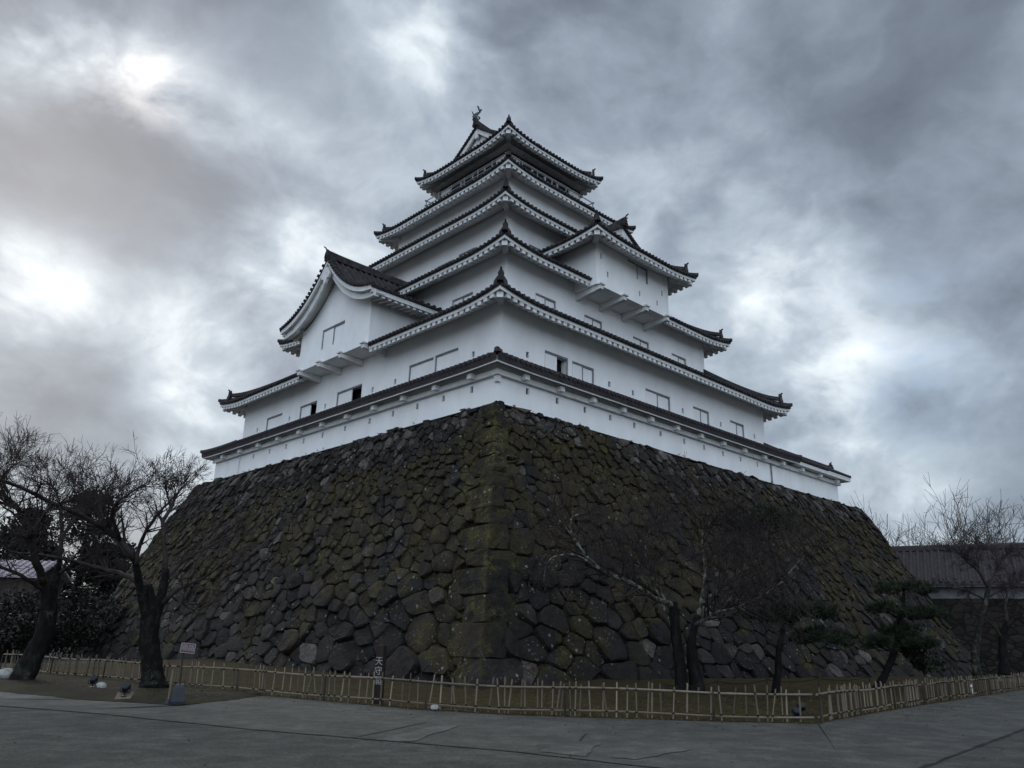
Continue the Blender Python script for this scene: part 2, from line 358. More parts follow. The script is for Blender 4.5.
def b_mason(h):
    v = h.vor(1.3, h.co(scale=(1, 1, 1.5)), out=1); n = h.noise(3, 6, .7); e = h.vor(1.3, h.co(scale=(1, 1, 1.5)), 'DISTANCE_TO_EDGE')
    g = h.n('ShaderNodeRGBToBW'); h.l(v, g.inputs[0])
    c = h.ramp(g.outputs[0], [(.2, (.009, .0075, .008)), (.8, (.026, .022, .021))]); c = h.mix(h.ramp(n, [(.45, 0.0), (.65, .7)]), c, (.022, .020, .009)); c = h.mix(h.ramp(e, [(.03, 1.0), (.09, 0.0)]), c, (.006, .006, .005)); h.col(c); h.bump(h.m('ADD', h.m('MINIMUM', e, .2), h.m('MULTIPLY', n, .3)), .9, .2)
MASON = mat('dark_masonry', b_mason, .9, .1)
PINKW = mat('pinkish_roof', lambda h: h.col(h.ramp(h.noise(5, 5, .6, h.co(scale=(4, 4, .5))), [(.3, (.20, .165, .185)), (.7, (.36, .31, .34))])), .6, .3)

# ------------------------------------------------------------------ setting: ground, path, mound
def sheet(name, pts, m, z, kind='structure'):
    b = MB(); b.poly([(x, y, z) for x, y in pts]); o = b.build(name, m); o['kind'] = kind; return o
b = MB(); b.poly([(-2500, -2500, 0), (2500, -2500, 0), (2500, 2500, 0), (-2500, 2500, 0)])
tag(b.build('ground', GRAVEL), kind='structure')
inner = (-8.75, -16.45)
FENCE_F = [Vector((*p, 0)) for p in ((-11.9, 17.5), (-11.38, 13.88), (-10.25, 9.5), (-9.3, 4.6), (-8.75, 2.2), (-8.18, .29), (-7.45, -2.63), (-6.85, -5.3), (-5.89, -7.2), (-4.19, -9.0), (-2.61, -10.6), (-.95, -12.0))]
FENCE_R = [Vector((*p, 0)) for p in ((-.80, -12.03), (1.82, -11.58), (6.65, -10.95), (13.4, -10.2), (20.0, -9.55), (27.6, -8.7), (36, -7.6))]
pb = MB()
def band(outer, innr, z):                                         # ragged-edged band between two polylines
    rng = random.Random(4)
    def dense(pl, j):
        o = []
        for a, c in zip(pl, pl[1:]):
            n = max(2, int((Vector(c)-Vector(a)).length/.25))
            for k in range(n):
                p = Vector(a).lerp(Vector(c), k/n); o.append(Vector((p.x+rng.uniform(-j, j), p.y+rng.uniform(-j, j), z)))
        o.append(Vector((pl[-1][0], pl[-1][1], z))); return o
    A = dense(outer, .025); B = dense(innr, .02)
    n = 160
    def rs(P):
        return [P[int(round(k*(len(P)-1)/n))] for k in range(n+1)]
    A, B = rs(A), rs(B)
    ia = [pb.vert(p) for p in A]; ib = [pb.vert(p) for p in B]
    for k in range(n): pb.face(ia[k], ia[k+1], ib[k+1], ib[k])
band([(-17.2, 7.0), (-14.5, -.8), (-13.3, -3.36), (-12.0, -7.3), (-11.0, -9.5), (-10.02, -11.75), (-9.69, -13.15), inner],
     [(-14.6, 9.0), (-12.75, .4), (-11.2, -2.2), (-8.3, -.2), (-7.6, -2.7), (-7.0, -5.4), (-6.0, -7.3), (-.95, -12.1)], .004)
band([inner, (-5.6, -16.1), (2.45, -15.2), (14, -14.3), (40, -11.5)], [(-.95, -12.1), (1.82, -11.68), (6.65, -11.05), (13.4, -10.3), (40, -7.2)], .004)
tag(pb.build('path', PATHM), kind='structure')
# joint line along the path edge, repair patches
jb = MB(); rng = random.Random(11)
def strip(pl, w, z):
    for a, c in zip(pl, pl[1:]):
        a, c = Vector((*a, 0)), Vector((*c, 0)); n = max(1, int((c-a).length/.4)); t = (c-a).normalized(); s = Vector((-t.y, t.x, 0))
        prev = None
        for k in range(n+1):
            p = a.lerp(c, k/n); ww = w*rng.uniform(.5, 1.4); off = s*rng.uniform(-.02, .02)
            q = (jb.vert((p+off+s*ww)+Vector((0, 0, z))), jb.vert((p+off-s*ww)+Vector((0, 0, z))))
            if prev: jb.face(prev[0], q[0], q[1], prev[1])
            prev = q
strip([(-17.2, 7.0), (-14.5, -.8), (-13.3, -3.36), (-12.0, -7.3), (-11.0, -9.5), (-10.02, -11.75), (-9.69, -13.15), inner], .032, .009)
strip([inner, (-5.6, -16.1), (2.45, -15.2), (14, -14.3)], .038, .009)
strip([(-11.2, -9.1), (-8.6, -7.75)], .025, .009)
strip([(-9.75, -12.6), (-7.2, -10.7)], .02, .009)
tag(jb.build('path_joint', GRAVEL2), kind='structure')
pt = MB(); rng = random.Random(3)
def patch(poly, z=.013, jit=.05):
    pts = []
    for k in range(len(poly)):
        a, c = Vector((*poly[k], z)), Vector((*poly[(k+1) % len(poly)], z))
        for j in range(6):
            p = a.lerp(c, j/6); pts.append((p.x+rng.uniform(-jit, jit), p.y+rng.uniform(-jit, jit), z))
    pt.poly(pts)
patch([(-11.02, -9.55), (-10.72, -10.05), (-8.45, -8.55), (-8.7, -8.25)])
patch([(-9.72, -12.0), (-9.55, -12.7), (-8.0, -11.75), (-8.35, -11.3)])
patch([(-9.3, -12.95), (-9.1, -13.3), (-7.4, -13.1), (-7.5, -12.8)])
patch([(-13.9, 2.6), (-14.1, 1.0), (-12.9, .4), (-12.95, 1.7)])
tag(pt.build('path_patch', PATCH), kind='structure')

def fence_dist(x, y):
    best = 1e9; P = Vector((x, y, 0))
    for pl in (FENCE_F, FENCE_R):
        for a, c in zip(pl, pl[1:]):
            t = max(0, min(1, (P-a).dot(c-a)/(c-a).length_squared)); best = min(best, (P-(a+(c-a)*t)).length)
    return best
def inside(x, y):
    poly = [(p.x, p.y) for p in FENCE_F] + [(p.x, p.y) for p in FENCE_R] + [(60, 40), (-12, 45)]
    c = False; j = len(poly)-1
    for i in range(len(poly)):
        (xi, yi), (xj, yj) = poly[i], poly[j]
        if (yi > y) != (yj > y) and x < (xj-xi)*(y-yi)/(yj-yi)+xi: c = not c
        j = i
    return c
def mz(x, y):
    d = fence_dist(x, y); return min(.02+.05*d, .65)
mb = MB(); rows = []
rng = random.Random(8)
fl = FENCE_F + FENCE_R[1:]
dense = []
for a, c in zip(fl, fl[1:]):
    n = max(1, int((c-a).length/.5)); dense += [a.lerp(c, k/n) for k in range(n)]
dense.append(fl[-1])
core = Vector((10, 12, 0))
for p in dense:
    row = []
    for t in (0, .06, .14, .25, .4, .6):
        q = p.lerp(core, t*.9)
        zq = .006 if t == 0 else mz(q.x, q.y)+rng.uniform(-.02, .03)
        row.append(mb.vert((q.x, q.y, zq)))
    rows.append(row)
for A, B in zip(rows, rows[1:]):
    for k in range(5): mb.face(A[k], B[k], B[k+1], A[k+1])
tag(mb.build('lawn', LAWN, smooth=True), kind='structure')
# dirt strip outside the fence at left
sb = MB(); rng = random.Random(9)
outl = [(-14.9, 9.5), (-14.0, 5.0), (-12.75, .45), (-11.25, -2.1), (-9.6, -1.2), (-8.25, -.1)]
inn = [(-11.45, 17), (-10.95, 12), (-9.75, 6.5), (-9.0, 3.2), (-8.5, 1.6), (-8.1, .3)]
def rsmp(pl, n):
    pl = [Vector((*p, 0)) for p in pl]; return [pl[min(int(t), len(pl)-2)].lerp(pl[min(int(t), len(pl)-2)+1], t-min(int(t), len(pl)-2)) for t in [k*(len(pl)-1)/n for k in range(n+1)]]
A, B = rsmp(outl, 50), rsmp(inn, 50); prev = None
for p, q in zip(A, B):
    row = []
    for t in (0, .1, .25, .5, .75, 1):
        s = p.lerp(q, t); j = .06
        row.append(sb.vert((s.x+rng.uniform(-j, j), s.y+rng.uniform(-j, j), .010+.07*min(1, t*3)+rng.uniform(0, .02)*(t > 0))))
    if prev:
        for k in range(5): sb.face(prev[k], row[k], row[k+1], prev[k+1])
    prev = row
tag(sb.build('soil_verge', SOIL, smooth=True), kind='structure')

# ------------------------------------------------------------------ stone base
HB = 10.05
def o_near(q): return 2.85*(1-q)**1.12
def o_far(q): return 9.5*(1-q)**.8
def Cn(q): o = o_near(q); return Vector((-.28-o, -.28-o, HB*q))
def Cl(q): o = o_near(q); return Vector((-.28-o*1.0, 26.2+o_far(q), HB*q))
def Cr(q): o = o_near(q); return Vector((30.9+o_far(q), -.28-o, HB*q))
def face_fn(far, L):
    def P(s, t):                      # s metres along (mean), t metres up
        q = max(-.02, min(1.02, t/HB)); q = max(0, min(1, q))
        return Cn(q).lerp(far(q), s/L) + Vector((0, 0, t-HB*q))
    return P
def nrm_at(P, s, t):
    e = .05; a = (P(s+e, t)-P(s-e, t)); b = (P(s, min(t, HB-e)+e)-P(s, min(t, HB-e)-e)); return a.cross(b).normalized()
def poisson(L, H, rad, seed, tries=42000):
    g = np.random.default_rng(seed); cand = g.random((tries, 2))*np.array([L, H]); u = g.random(tries)**1.4; A = np.zeros((9000, 3)); n = 0
    for c, uu in zip(cand, u):
        r = rad(c[0], c[1])*(.55+.80*uu); B = A[:n]
        if n and (np.hypot((B[:, 0]-c[0])*.82, B[:, 1]-c[1]) < (B[:, 2]+r)*.5).any(): continue
        A[n] = (c[0], c[1], r); n += 1
    return A[:n].copy()
def clip(poly, a, c, w):              # keep the share w of the way from a to c
    n = c-a; mid = a+n*w; o = []
    for k in range(len(poly)):
        p, q = poly[k], poly[(k+1) % len(poly)]
        dp, dq = (p-mid)@n, (q-mid)@n
        if dp <= 0: o.append(p)
        if dp*dq < 0: o.append(p+(q-p)*(dp/(dp-dq)))
    return o
def stone_mesh(mbd, P, flip, poly, cen, rng, size, base, h):
    tx, ty = rng.uniform(-.15, .15), rng.uniform(-.20, .10); ch = []
    for i in range(len(poly)):
        a, c = poly[i], poly[(i+1) % len(poly)]; e = c-a; cut = rng.uniform(.10, .24)
        ch += [a+e*cut, a+e*rng.uniform(.4, .6)+np.array([rng.uniform(-1, 1), rng.uniform(-1, 1)])*size*.045, a+e*(1-cut)]
    kx, ky, kd = rng.uniform(-.25, .25), rng.uniform(-.25, .25), rng.uniform(.8, 1.25); rings = []
    for sc, dz in ((1.0, -.34), (1.0, -.03), (.97, .60*h), (.89, .95*h), (.52, h)):
        ring = []
        for i, p in enumerate(ch):
            q = cen+(p-cen)*sc
            if dz > .6*h: q = q+np.array([kx, ky])*size*.18*dz/h
            dd = base+dz+((q[0]-cen[0])*tx+(q[1]-cen[1])*ty)*(1 if dz > 0 else .35)
            if dz > 0: dd += rng.uniform(-.13, .13)*h
            ring.append(mbd.vert(P(q[0], q[1])+nrm_at(P, q[0], q[1])*flip*dd))
        rings.append(ring)
    c0 = mbd.vert(P(cen[0]+kx*size*.15, cen[1]+ky*size*.15)+nrm_at(P, cen[0], cen[1])*flip*(base+h*kd)); m = len(ch)
    for A, B in zip(rings, rings[1:]):
        for i in range(m):
            f = (A[i], A[(i+1) % m], B[(i+1) % m], B[i]); mbd.face(*(f if flip > 0 else f[::-1]))
    for i in range(m):
        f = (rings[-1][i], rings[-1][(i+1) % m], c0); mbd.face(*(f if flip > 0 else f[::-1]))
def stones(mbd, P, flip, L, seed, rad, s0=.45):
    rng = random.Random(seed); pts = poisson(L, HB, rad, seed)
    sh = np.array([[.80, .0], [.14*flip, 1.0]])      # stones a little wider than tall and leaning
    W = pts[:, :2]@sh.T; inv = np.linalg.inv(sh)
    for k in range(len(pts)):
        d = np.hypot(*(W-W[k]).T); nb = np.argsort(d)[1:20]; r = 2.2*pts[k, 2]
        poly = [W[k]+np.array(v)*r for v in ((-1, -1), (1, -1), (1, 1), (-1, 1))]
        for j in nb: poly = clip(poly, W[k], W[j], min(.62, max(.38, pts[k, 2]/(pts[k, 2]+pts[j, 2]))))
        if len(poly) < 3: continue
        poly = [inv@p for p in poly]; topcap = HB+rng.uniform(-.22, .02)
        if max(p[0] for p in poly) < row_len(pts[k, 1], flip)+.12: continue
        poly = [np.array([min(max(p[0], row_len(p[1], flip)-rng.uniform(.02, .12)), L), min(max(p[1], -.3), topcap)]) for p in poly]
        cen = sum(poly)/len(poly)
        size = math.sqrt(max(.02, abs(sum(poly[i][0]*poly[(i+1) % len(poly)][1]-poly[(i+1) % len(poly)][0]*poly[i][1] for i in range(len(poly))))/2))
        gap = rng.uniform(.004, .028)
        poly = [cen+(p-cen)*(1-gap/max(.12, np.hypot(*(p-cen)))) for p in poly]
        mbd.tone = min(1, max(0, rng.gauss(.42, .28) + (.30 if cen[1] > 9.0 else 0)))
        if size > .85: mbd.tone = min(mbd.tone, .5)
        stone_mesh(mbd, P, flip, poly, cen, rng, size, rng.uniform(-.07, .06), size*rng.uniform(.07, .17)+.02)
    for k in range(int(L*HB*5.0)):                   # small wedging stones in the joints
        s, t = rng.uniform(s0, L), rng.uniform(0, HB-.25); r = rng.uniform(.09, .2)*(1.2-.4*t/HB); cen = np.array([s, t]); n = rng.randint(5, 7); a0 = rng.random()*6
        poly = [cen+np.array([math.cos(a0+6.283*i/n)*r*rng.uniform(.8, 1.35), math.sin(a0+6.283*i/n)*r*rng.uniform(.7, 1.0)]) for i in range(n)]
        mbd.tone = min(1, max(0, rng.gauss(.42, .25))); stone_mesh(mbd, P, flip, poly, cen, rng, r*1.6, rng.uniform(-.13, -.05), .09)
ROWS = []; rng = random.Random(77); t = .0; k = 0
while t < HB-.15:
    q = t/HB; hgt = (.92-.40*q)*rng.uniform(.75, 1.25)
    if t+hgt > HB-.3: hgt = HB-.02-t
    la, lb = ((1.35, .75) if k % 2 else (.75, 1.35)); sc = (1.15-.42*q)
    ROWS.append((t, hgt, la*sc*rng.uniform(.8, 1.2), lb*sc*rng.uniform(.8, 1.2))); t += hgt; k += 1
def row_len(t, flip):
    for a, h_, la, lb in ROWS:
        if a <= t < a+h_: return la if flip < 0 else lb
    return .8
LL, LR = 30.5, 36.0
PL, PR = face_fn(Cl, LL), face_fn(Cr, LR)
def radL(s, t): q = t/HB; return (.31+.40*(1-q)**1.5)*(1+.45*max(0, 1-s/9)*(1-q))
def radR(s, t): q = t/HB; return (.33+.46*(1-q)**1.4)*(1+.40*max(0, 1-s/12)*(1-q))
base_root = thing('stone_base', Cn(0), 'massive dark mossy sloping stone base of fitted boulders under the white keep', 'stone base')
sm = MB()
stones(sm, PL, -1, LL, 21, radL); stones(sm, PR, 1, LR, 22, radR)
sm.build('boulder_facing', STONE, base_root, smooth=True).data.set_sharp_from_angle(angle=R(40))
kb = MB()
def backing(P, L, flip):
    ns, nt_ = 30, 12; ids = [[kb.vert(P(L*i/ns, HB*j/nt_)-nrm_at(P, L*i/ns, HB*j/nt_)*flip*.10) for i in range(ns+1)] for j in range(nt_+1)]
    for j in range(nt_):
        for i in range(ns): kb.face(ids[j][i], ids[j][i+1], ids[j+1][i+1], ids[j+1][i])
backing(PL, LL, -1); backing(PR, LR, 1)
def Cb(q): o = o_near(q); return Vector((30.9+o_far(q), 26.2+o_far(q), HB*q))
for fa, fb in ((Cl, Cb), (Cb, Cr)):
    ids = [[kb.vert(fa(j/10).lerp(fb(j/10), i/12)) for i in range(13)] for j in range(11)]
    for j in range(10):
        for i in range(12): kb.face(ids[j][i], ids[j][i+1], ids[j+1][i+1], ids[j+1][i])
kb.poly([Cn(1)-Vector((0, 0, .12)), Cr(1)-Vector((0, 0, .12)), Cb(1)-Vector((0, 0, .12)), Cl(1)-Vector((0, 0, .12))])
kb.build('core', GAP, base_root)
for t, hgt, la, lb in ROWS:
    bm = bmesh.new()
    g = .008; t0, t1 = t+g-.0, t+hgt-g
    def cp(s, d, tt, out):             # s along left (neg) or right (pos)
        P_, fl = (PL, -1) if s < 0 else (PR, 1)
        return P_(abs(s), tt)+nrm_at(P_, abs(s)+.06, tt)*fl*out
    out = rng.uniform(.055, .085)
    vs = []
    for tt in (t0, t1):
        e = Cn(min(1, tt/HB)); e = Vector((e.x, e.y, tt)); d = Vector((-.707, -.707, .12))
        tilt = rng.uniform(-.10, .10)
        vs.append([bm.verts.new(e+d*out*1.6), bm.verts.new(cp(lb, 0, tt+tilt, out*.55)), bm.verts.new(cp(lb, 0, tt+tilt, -.45)), bm.verts.new(e-d*.6), bm.verts.new(cp(-la, 0, tt-tilt, -.45)), bm.verts.new(cp(-la, 0, tt-tilt, out*.55))])
    a, c = vs
    bm.faces.new(a[::-1]); bm.faces.new(c)
    for i in range(6): bm.faces.new((a[i], a[(i+1) % 6], c[(i+1) % 6], c[i]))
    bmesh.ops.recalc_face_normals(bm, faces=bm.faces)
    bmesh.ops.subdivide_edges(bm, edges=bm.edges[:], cuts=3, use_grid_fill=True)
    for v in bm.verts:
        j_ = .014 if abs(v.co.x-v.co.y) < .12 else .034; v.co += Vector((rng.uniform(-j_, j_), rng.uniform(-j_, j_), rng.uniform(-.02, .02)))
    bmesh.ops.bevel(bm, geom=[e for e in bm.edges if e.calc_face_angle(0) > .75], offset=.028, segments=1, profile=.6, affect='EDGES')
    o = root_loc(base_root); me = bpy.data.meshes.new('corner_stone')
    for v in bm.verts: v.co -= o
    bm.to_mesh(me); bm.free(); me.materials.append(STONE)
    tv = min(1, max(.05, rng.gauss(.36, .16))); at_ = me.attributes.new('tone', 'FLOAT', 'POINT'); at_.data.foreach_set('value', [tv]*len(me.vertices))
    ob = bpy.data.objects.new('corner_stone', me); scene.collection.objects.link(ob); ob.parent = base_root

# ------------------------------------------------------------------ castle keep
keep = thing('castle_keep', (11, 12, HB), 'white plastered five-tier castle keep with dark tiled upturned roofs on the stone base', 'castle')

def wall_face(b, o, u, n, length, z0, z1, ops):
    """rectangular wall with recessed openings; o corner at u=0, n outward normal; ops (u0,u1,z0,z1,depth)"""
    o, u, n = Vector(o), Vector(u), Vector(n)
    us = sorted({0, length, *[v for q in ops for v in q[:2]]}); zs = sorted({z0, z1, *[v for q in ops for v in q[2:4]]})
    def P(a, z, d=0): return Vector((o.x, o.y, 0))+u*a-n*d+Vector((0, 0, z))
    flip = u.cross(Vector((0, 0, 1))).dot(n) < 0
    def q(pts): b.poly(pts[::-1] if flip else pts)
    for a, c in zip(us, us[1:]):
        for z, w in zip(zs, zs[1:]):
            m, k = (a+c)/2, (z+w)/2
            if any(p[0] < m < p[1] and p[2] < k < p[3] for p in ops): continue
            q([P(a, z), P(c, z), P(c, w), P(a, w)])
    for a, c, z, w, d in ops:
        q([P(a, z), P(a, z, d), P(c, z, d), P(c, z)][::-1]); q([P(a, w), P(c, w), P(c, w, d), P(a, w, d)][::-1])
        q([P(a, z), P(a, w), P(a, w, d), P(a, z, d)][::-1]); q([P(c, z), P(c, z, d), P(c, w, d), P(c, w)][::-1])
def window(parent, o, u, n, a, c, z, w, style):
    """style: 'closed' two shutters, 'single' one shutter, 'half' one shutter slid open on the right, 'glass'"""
    o, u, n = Vector(o), Vector(u), Vector(n); U = Vector((0, 0, 1))
    def bx(b, a0, a1, z0, z1, d0, d1):
        b.box(Vector((o.x, o.y, 0))+u*((a0+a1)/2)-n*((d0+d1)/2)+U*((z0+z1)/2), u*((a1-a0)/2), n*((d1-d0)/2), U*((z1-z0)/2))
    b = MB(); bx(b, a-.02, c+.02, z-.02, w+.02, .42, .46)
    win = b.build('window', GLASS if style == 'glass' else DARK, parent)
    W = c-a
    if style == 'glass':
        b = MB(); nmul = 1
        for k in range(nmul+1): bx(b, a+W*k/nmul-.02, a+W*k/nmul+.02, z, w, .05, .14)
        bx(b, a, c, z, z+.06, .055, .13); bx(b, a, c, w-.06, w, .055, .13)
        b.build('frame', WHITEP, win)
        b = MB(); bx(b, a+.03, c-.03, z+.04, w-.04, .10, .12); b.build('pane', GLASS, win)
        return win
    gl = .05; rows_ = [(a+gl, a+W/2-.012, .07), (a+W/2+.012, c-.045, .095)] if style != 'single' else [(a+gl, c-.03, .08)]
    if style == 'half': rows_ = [(a+gl, a+W*.56, .08)]
    gap_shade = MB(); bx(gap_shade, a+.002, c-.002, w-.07, w-.002, .035, .06); bx(gap_shade, a+.002, a+gl, z+.002, w-.072, .035, .06); bx(gap_shade, c-.045, c-.002, z+.002, w-.072, .035, .06)
    if style == 'closed': bx(gap_shade, (a+c)/2-.02, (a+c)/2+.02, z+.002, w-.074, .04, .066)
    gap_shade.build('frame', LINEM, win)  # grey strips drawn where the shutter recess would be in shadow
    for (p, q, d) in rows_:
        s = MB(); bx(s, p, q, z+.02, w-.075, d, d+.05)
        s.build('shutter', PLASTER, win)
    return win
def loophole(parent, o, u, n, a, z):
    o, u, n = Vector(o), Vector(u), Vector(n); U = Vector((0, 0, 1)); b = MB()
    c = Vector((o.x, o.y, 0))
    b.box(c+u*(a+.07)-n*.10+U*(z+.18), u*.09, n*.01, U*.14)
    b.build('loophole', DARK, parent)
def storey(z0, z1, x0, x1, y0, y1, wl, wr, hl=(), hr=(), ph=.15, extra=None, name='storey_wall'):
    """four plaster walls with openings on the two faces turned to the path"""
    b = MB()
    opsl = [(y1-w[1], y1-w[0], w[2], w[3], .45) for w in wl]; opsr = [(w[0]-x0, w[1]-x0, w[2], w[3], .45) for w in wr]
    opsl += [(y1-h[0]-.08, y1-h[0]+.08, h[1]+.05, h[1]+.31, .28) for h in hl]; opsr += [(h[0]-x0-.08, h[0]-x0+.08, h[1]+.05, h[1]+.31, .28) for h in hr]
    oL, uL, nL = (x0, y1, 0), (0, -1, 0), (-1, 0, 0); oR, uR, nR = (x0, y0, 0), (1, 0, 0), (0, -1, 0)
    wall_face(b, oL, uL, nL, y1-y0, z0, z1, opsl); wall_face(b, oR, uR, nR, x1-x0, z0, z1, opsr)
    wall_face(b, (x1, y1, 0), (-1, 0, 0), (0, 1, 0), x1-x0, z0, z1, []); wall_face(b, (x1, y0, 0), (0, 1, 0), (1, 0, 0), y1-y0, z0, z1, [])
    par = b.build(name, PLASTER, keep)
    for w in wl: window(par, oL, uL, nL, y1-w[1], y1-w[0], w[2], w[3], w[4])
    for w in wr: window(par, oR, uR, nR, w[0]-x0, w[1]-x0, w[2], w[3], w[4])
    for h in hl: loophole(par, oL, uL, nL, y1-h[0]-.07, h[1])
    for h in hr: loophole(par, oR, uR, nR, h[0]-x0-.07, h[1])
    return par

def fix_depth_children(par):
    # windows under a wall are sub-parts; their shutters and frames join the window's own level
    for ch in list(par.children):
        for g in list(ch.children): g.parent = par

# ---- roofs
RIB, RAF = .27, .36
def lift_fn(du, t, amp, T): return amp*max(0, 1-du/2.8)**2*max(0, 1-t/(T*1.05))
class Roof:
    """hipped tile skirt on a rectangle; z is the underside of the white fascia at mid edge"""
    def __init__(s, x0, x1, y0, y1, z, T, slope=.60, amp=.28, Tw=None, conc=.18):
        s.x0, s.x1, s.y0, s.y1, s.z, s.T, s.sl, s.amp, s.conc = x0, x1, y0, y1, z, T, slope, amp, conc
        s.Tw = Tw or T; s.raf = True; s.cut = None; s.flo = .06; s.drop = .09; s.soffit_lift = .03
        s.edges = [(Vector((x0, y1, 0)), Vector((0, -1, 0)), Vector((1, 0, 0)), y1-y0), (Vector((x0, y0, 0)), Vector((1, 0, 0)), Vector((0, 1, 0)), x1-x0),
                   (Vector((x1, y0, 0)), Vector((0, 1, 0)), Vector((-1, 0, 0)), y1-y0), (Vector((x1, y1, 0)), Vector((-1, 0, 0)), Vector((0, -1, 0)), x1-x0)]
    def h(s, t): return s.sl*t*(1-s.conc+s.conc*min(1.3, t/s.T))
    def pt(s, e, u, t, dz=0):
        o, d, n, Ln = s.edges[e]; du = min(u, Ln-u)
        return o+d*u+n*t+Vector((0, 0, s.z+s.h(max(0, t))+lift_fn(max(0, du), max(0, t), s.amp, s.T)+dz))
    def tiles(s, b, edges=(0, 1, 2, 3), Tend=None, tz=.30):
        for e in edges:
            o, d, n, Ln = s.edges[e]; T = s.T if Tend is None else Tend.get(e, s.T)
            nv = max(3, int(T/.55)); ids = []; FF = s.fr(e, .5); nu = len(FF)-1
            for j in range(nv+1):
                t = T*j/nv-.06*(j == 0); row = []
                for f in FF:
                    lim = s.lim(e, t); u = lim[0]+(lim[1]-lim[0])*f
                    row.append(b.vert(s.pt(e, u, t, tz)))
                ids.append(row)
            for j in range(nv):
                for i in range(nu):
                    if T*(j+.5)/nv < 1.2 and s.isc(e, (FF[i]+FF[i+1])/2*Ln): continue
                    b.face(ids[j][i], ids[j][i+1], ids[j+1][i+1], ids[j+1][i])
            # eave edge thickness
            lo = [b.vert(s.pt(e, Ln*f, -.02, tz-s.drop)) for f in FF]
            for i in range(nu):
                if s.isc(e, (FF[i]+FF[i+1])/2*Ln): continue
                b.face(lo[i], lo[i+1], ids[0][i+1], ids[0][i])
            k = int(Ln/RIB); st = Ln/k
            for i in range(k):
                u = (i+.5)*st; tm = s.tmax(e, u, T)
                if tm < .15: continue
                m = max(1, int(tm/.6)); rings = []; tb = .95 if s.isc(e, u) else -.10
                for j in range(m+1):
                    t = tb+(tm-tb)*j/m; rr = .075
                    c = s.pt(e, u, t, tz)
                    rings.append([c+d*(math.cos(a)*rr)+Vector((0, 0, math.sin(a)*rr)) for a in (0, .8, 1.57, 2.35, 3.1416)])
                b.loft(rings, close=False, cap=False)
                if tb > 0: continue
                c = s.pt(e, u, -.105, tz+.0); b.poly([c+d*(math.cos(a)*.085)+Vector((0, 0, math.sin(a)*.085)) for a in [x*math.pi/4 for x in range(8)]])
    def fr(s, e, step):
        Ln = s.edges[e][3]; n = max(8, int(Ln/step)); F = {i/n for i in range(n+1)}
        if s.cut and s.cut[0] == e:
            F = {f for f in F if min(abs(f*Ln-s.cut[1]), abs(f*Ln-s.cut[2])) > .12} | {s.cut[1]/Ln, s.cut[2]/Ln}
        return sorted(F)
    def isc(s, e, u): return bool(s.cut) and s.cut[0] == e and s.cut[1] < u < s.cut[2]
    def lim(s, e, t): 
        return (max(t, 0), s.edges[e][3]-max(t, 0))
    def tmax(s, e, u, T): return min(T, u, s.edges[e][3]-u)
    def eave(s, b, edges=(0, 1, 2, 3), skip=()):
        for e in edges:
            o, d, n, Ln = s.edges[e]; FF = s.fr(e, .6); nu = len(FF)-1
            A = []
            for f in FF:
                def U(t): return max(t, 0)+(Ln-2*max(t, 0))*f
                A.append([s.pt(e, U(.03), .03, s.flo), s.pt(e, U(.03), .03, .215), s.pt(e, U(.16), .16, .215), s.pt(e, U(.16), .16, s.flo)])
            for k, (p, q) in enumerate(zip(A, A[1:])):
                if s.isc(e, (FF[k]+FF[k+1])/2*Ln): continue
                for (i, j) in ((0, 1), (3, 0)): b.poly([p[i], q[i], q[j], p[j]])
            # soffit
            for f0, f1 in zip(FF, FF[1:]):
                if s.isc(e, (f0+f1)/2*Ln): continue
                pts = []
                for (f, t) in ((f0, .15), (f1, .15), (f1, s.Tw), (f0, s.Tw)):
                    u = t+(Ln-2*t)*f; pts.append(s.pt(e, u, t, s.soffit_lift-s.h(t)*.25))
                b.poly(pts)
            k = int(Ln/RAF) if s.raf else 0; st = Ln/max(1, k)
            for i in range(k):
                u = (i+.5)*st
                if s.isc(e, u): continue
                tm = s.tmax(e, u, s.Tw)
                if tm < .25: continue
                tm = min(tm, .42); p0 = s.pt(e, u, .05, .0); p1 = s.pt(e, u, tm, .0-s.h(tm)*.3)
                ax = (p1-p0)/2; b.box((p0+p1)/2+Vector((0, 0, 0)), ax, d*.10, Vector((0, 0, .10)))
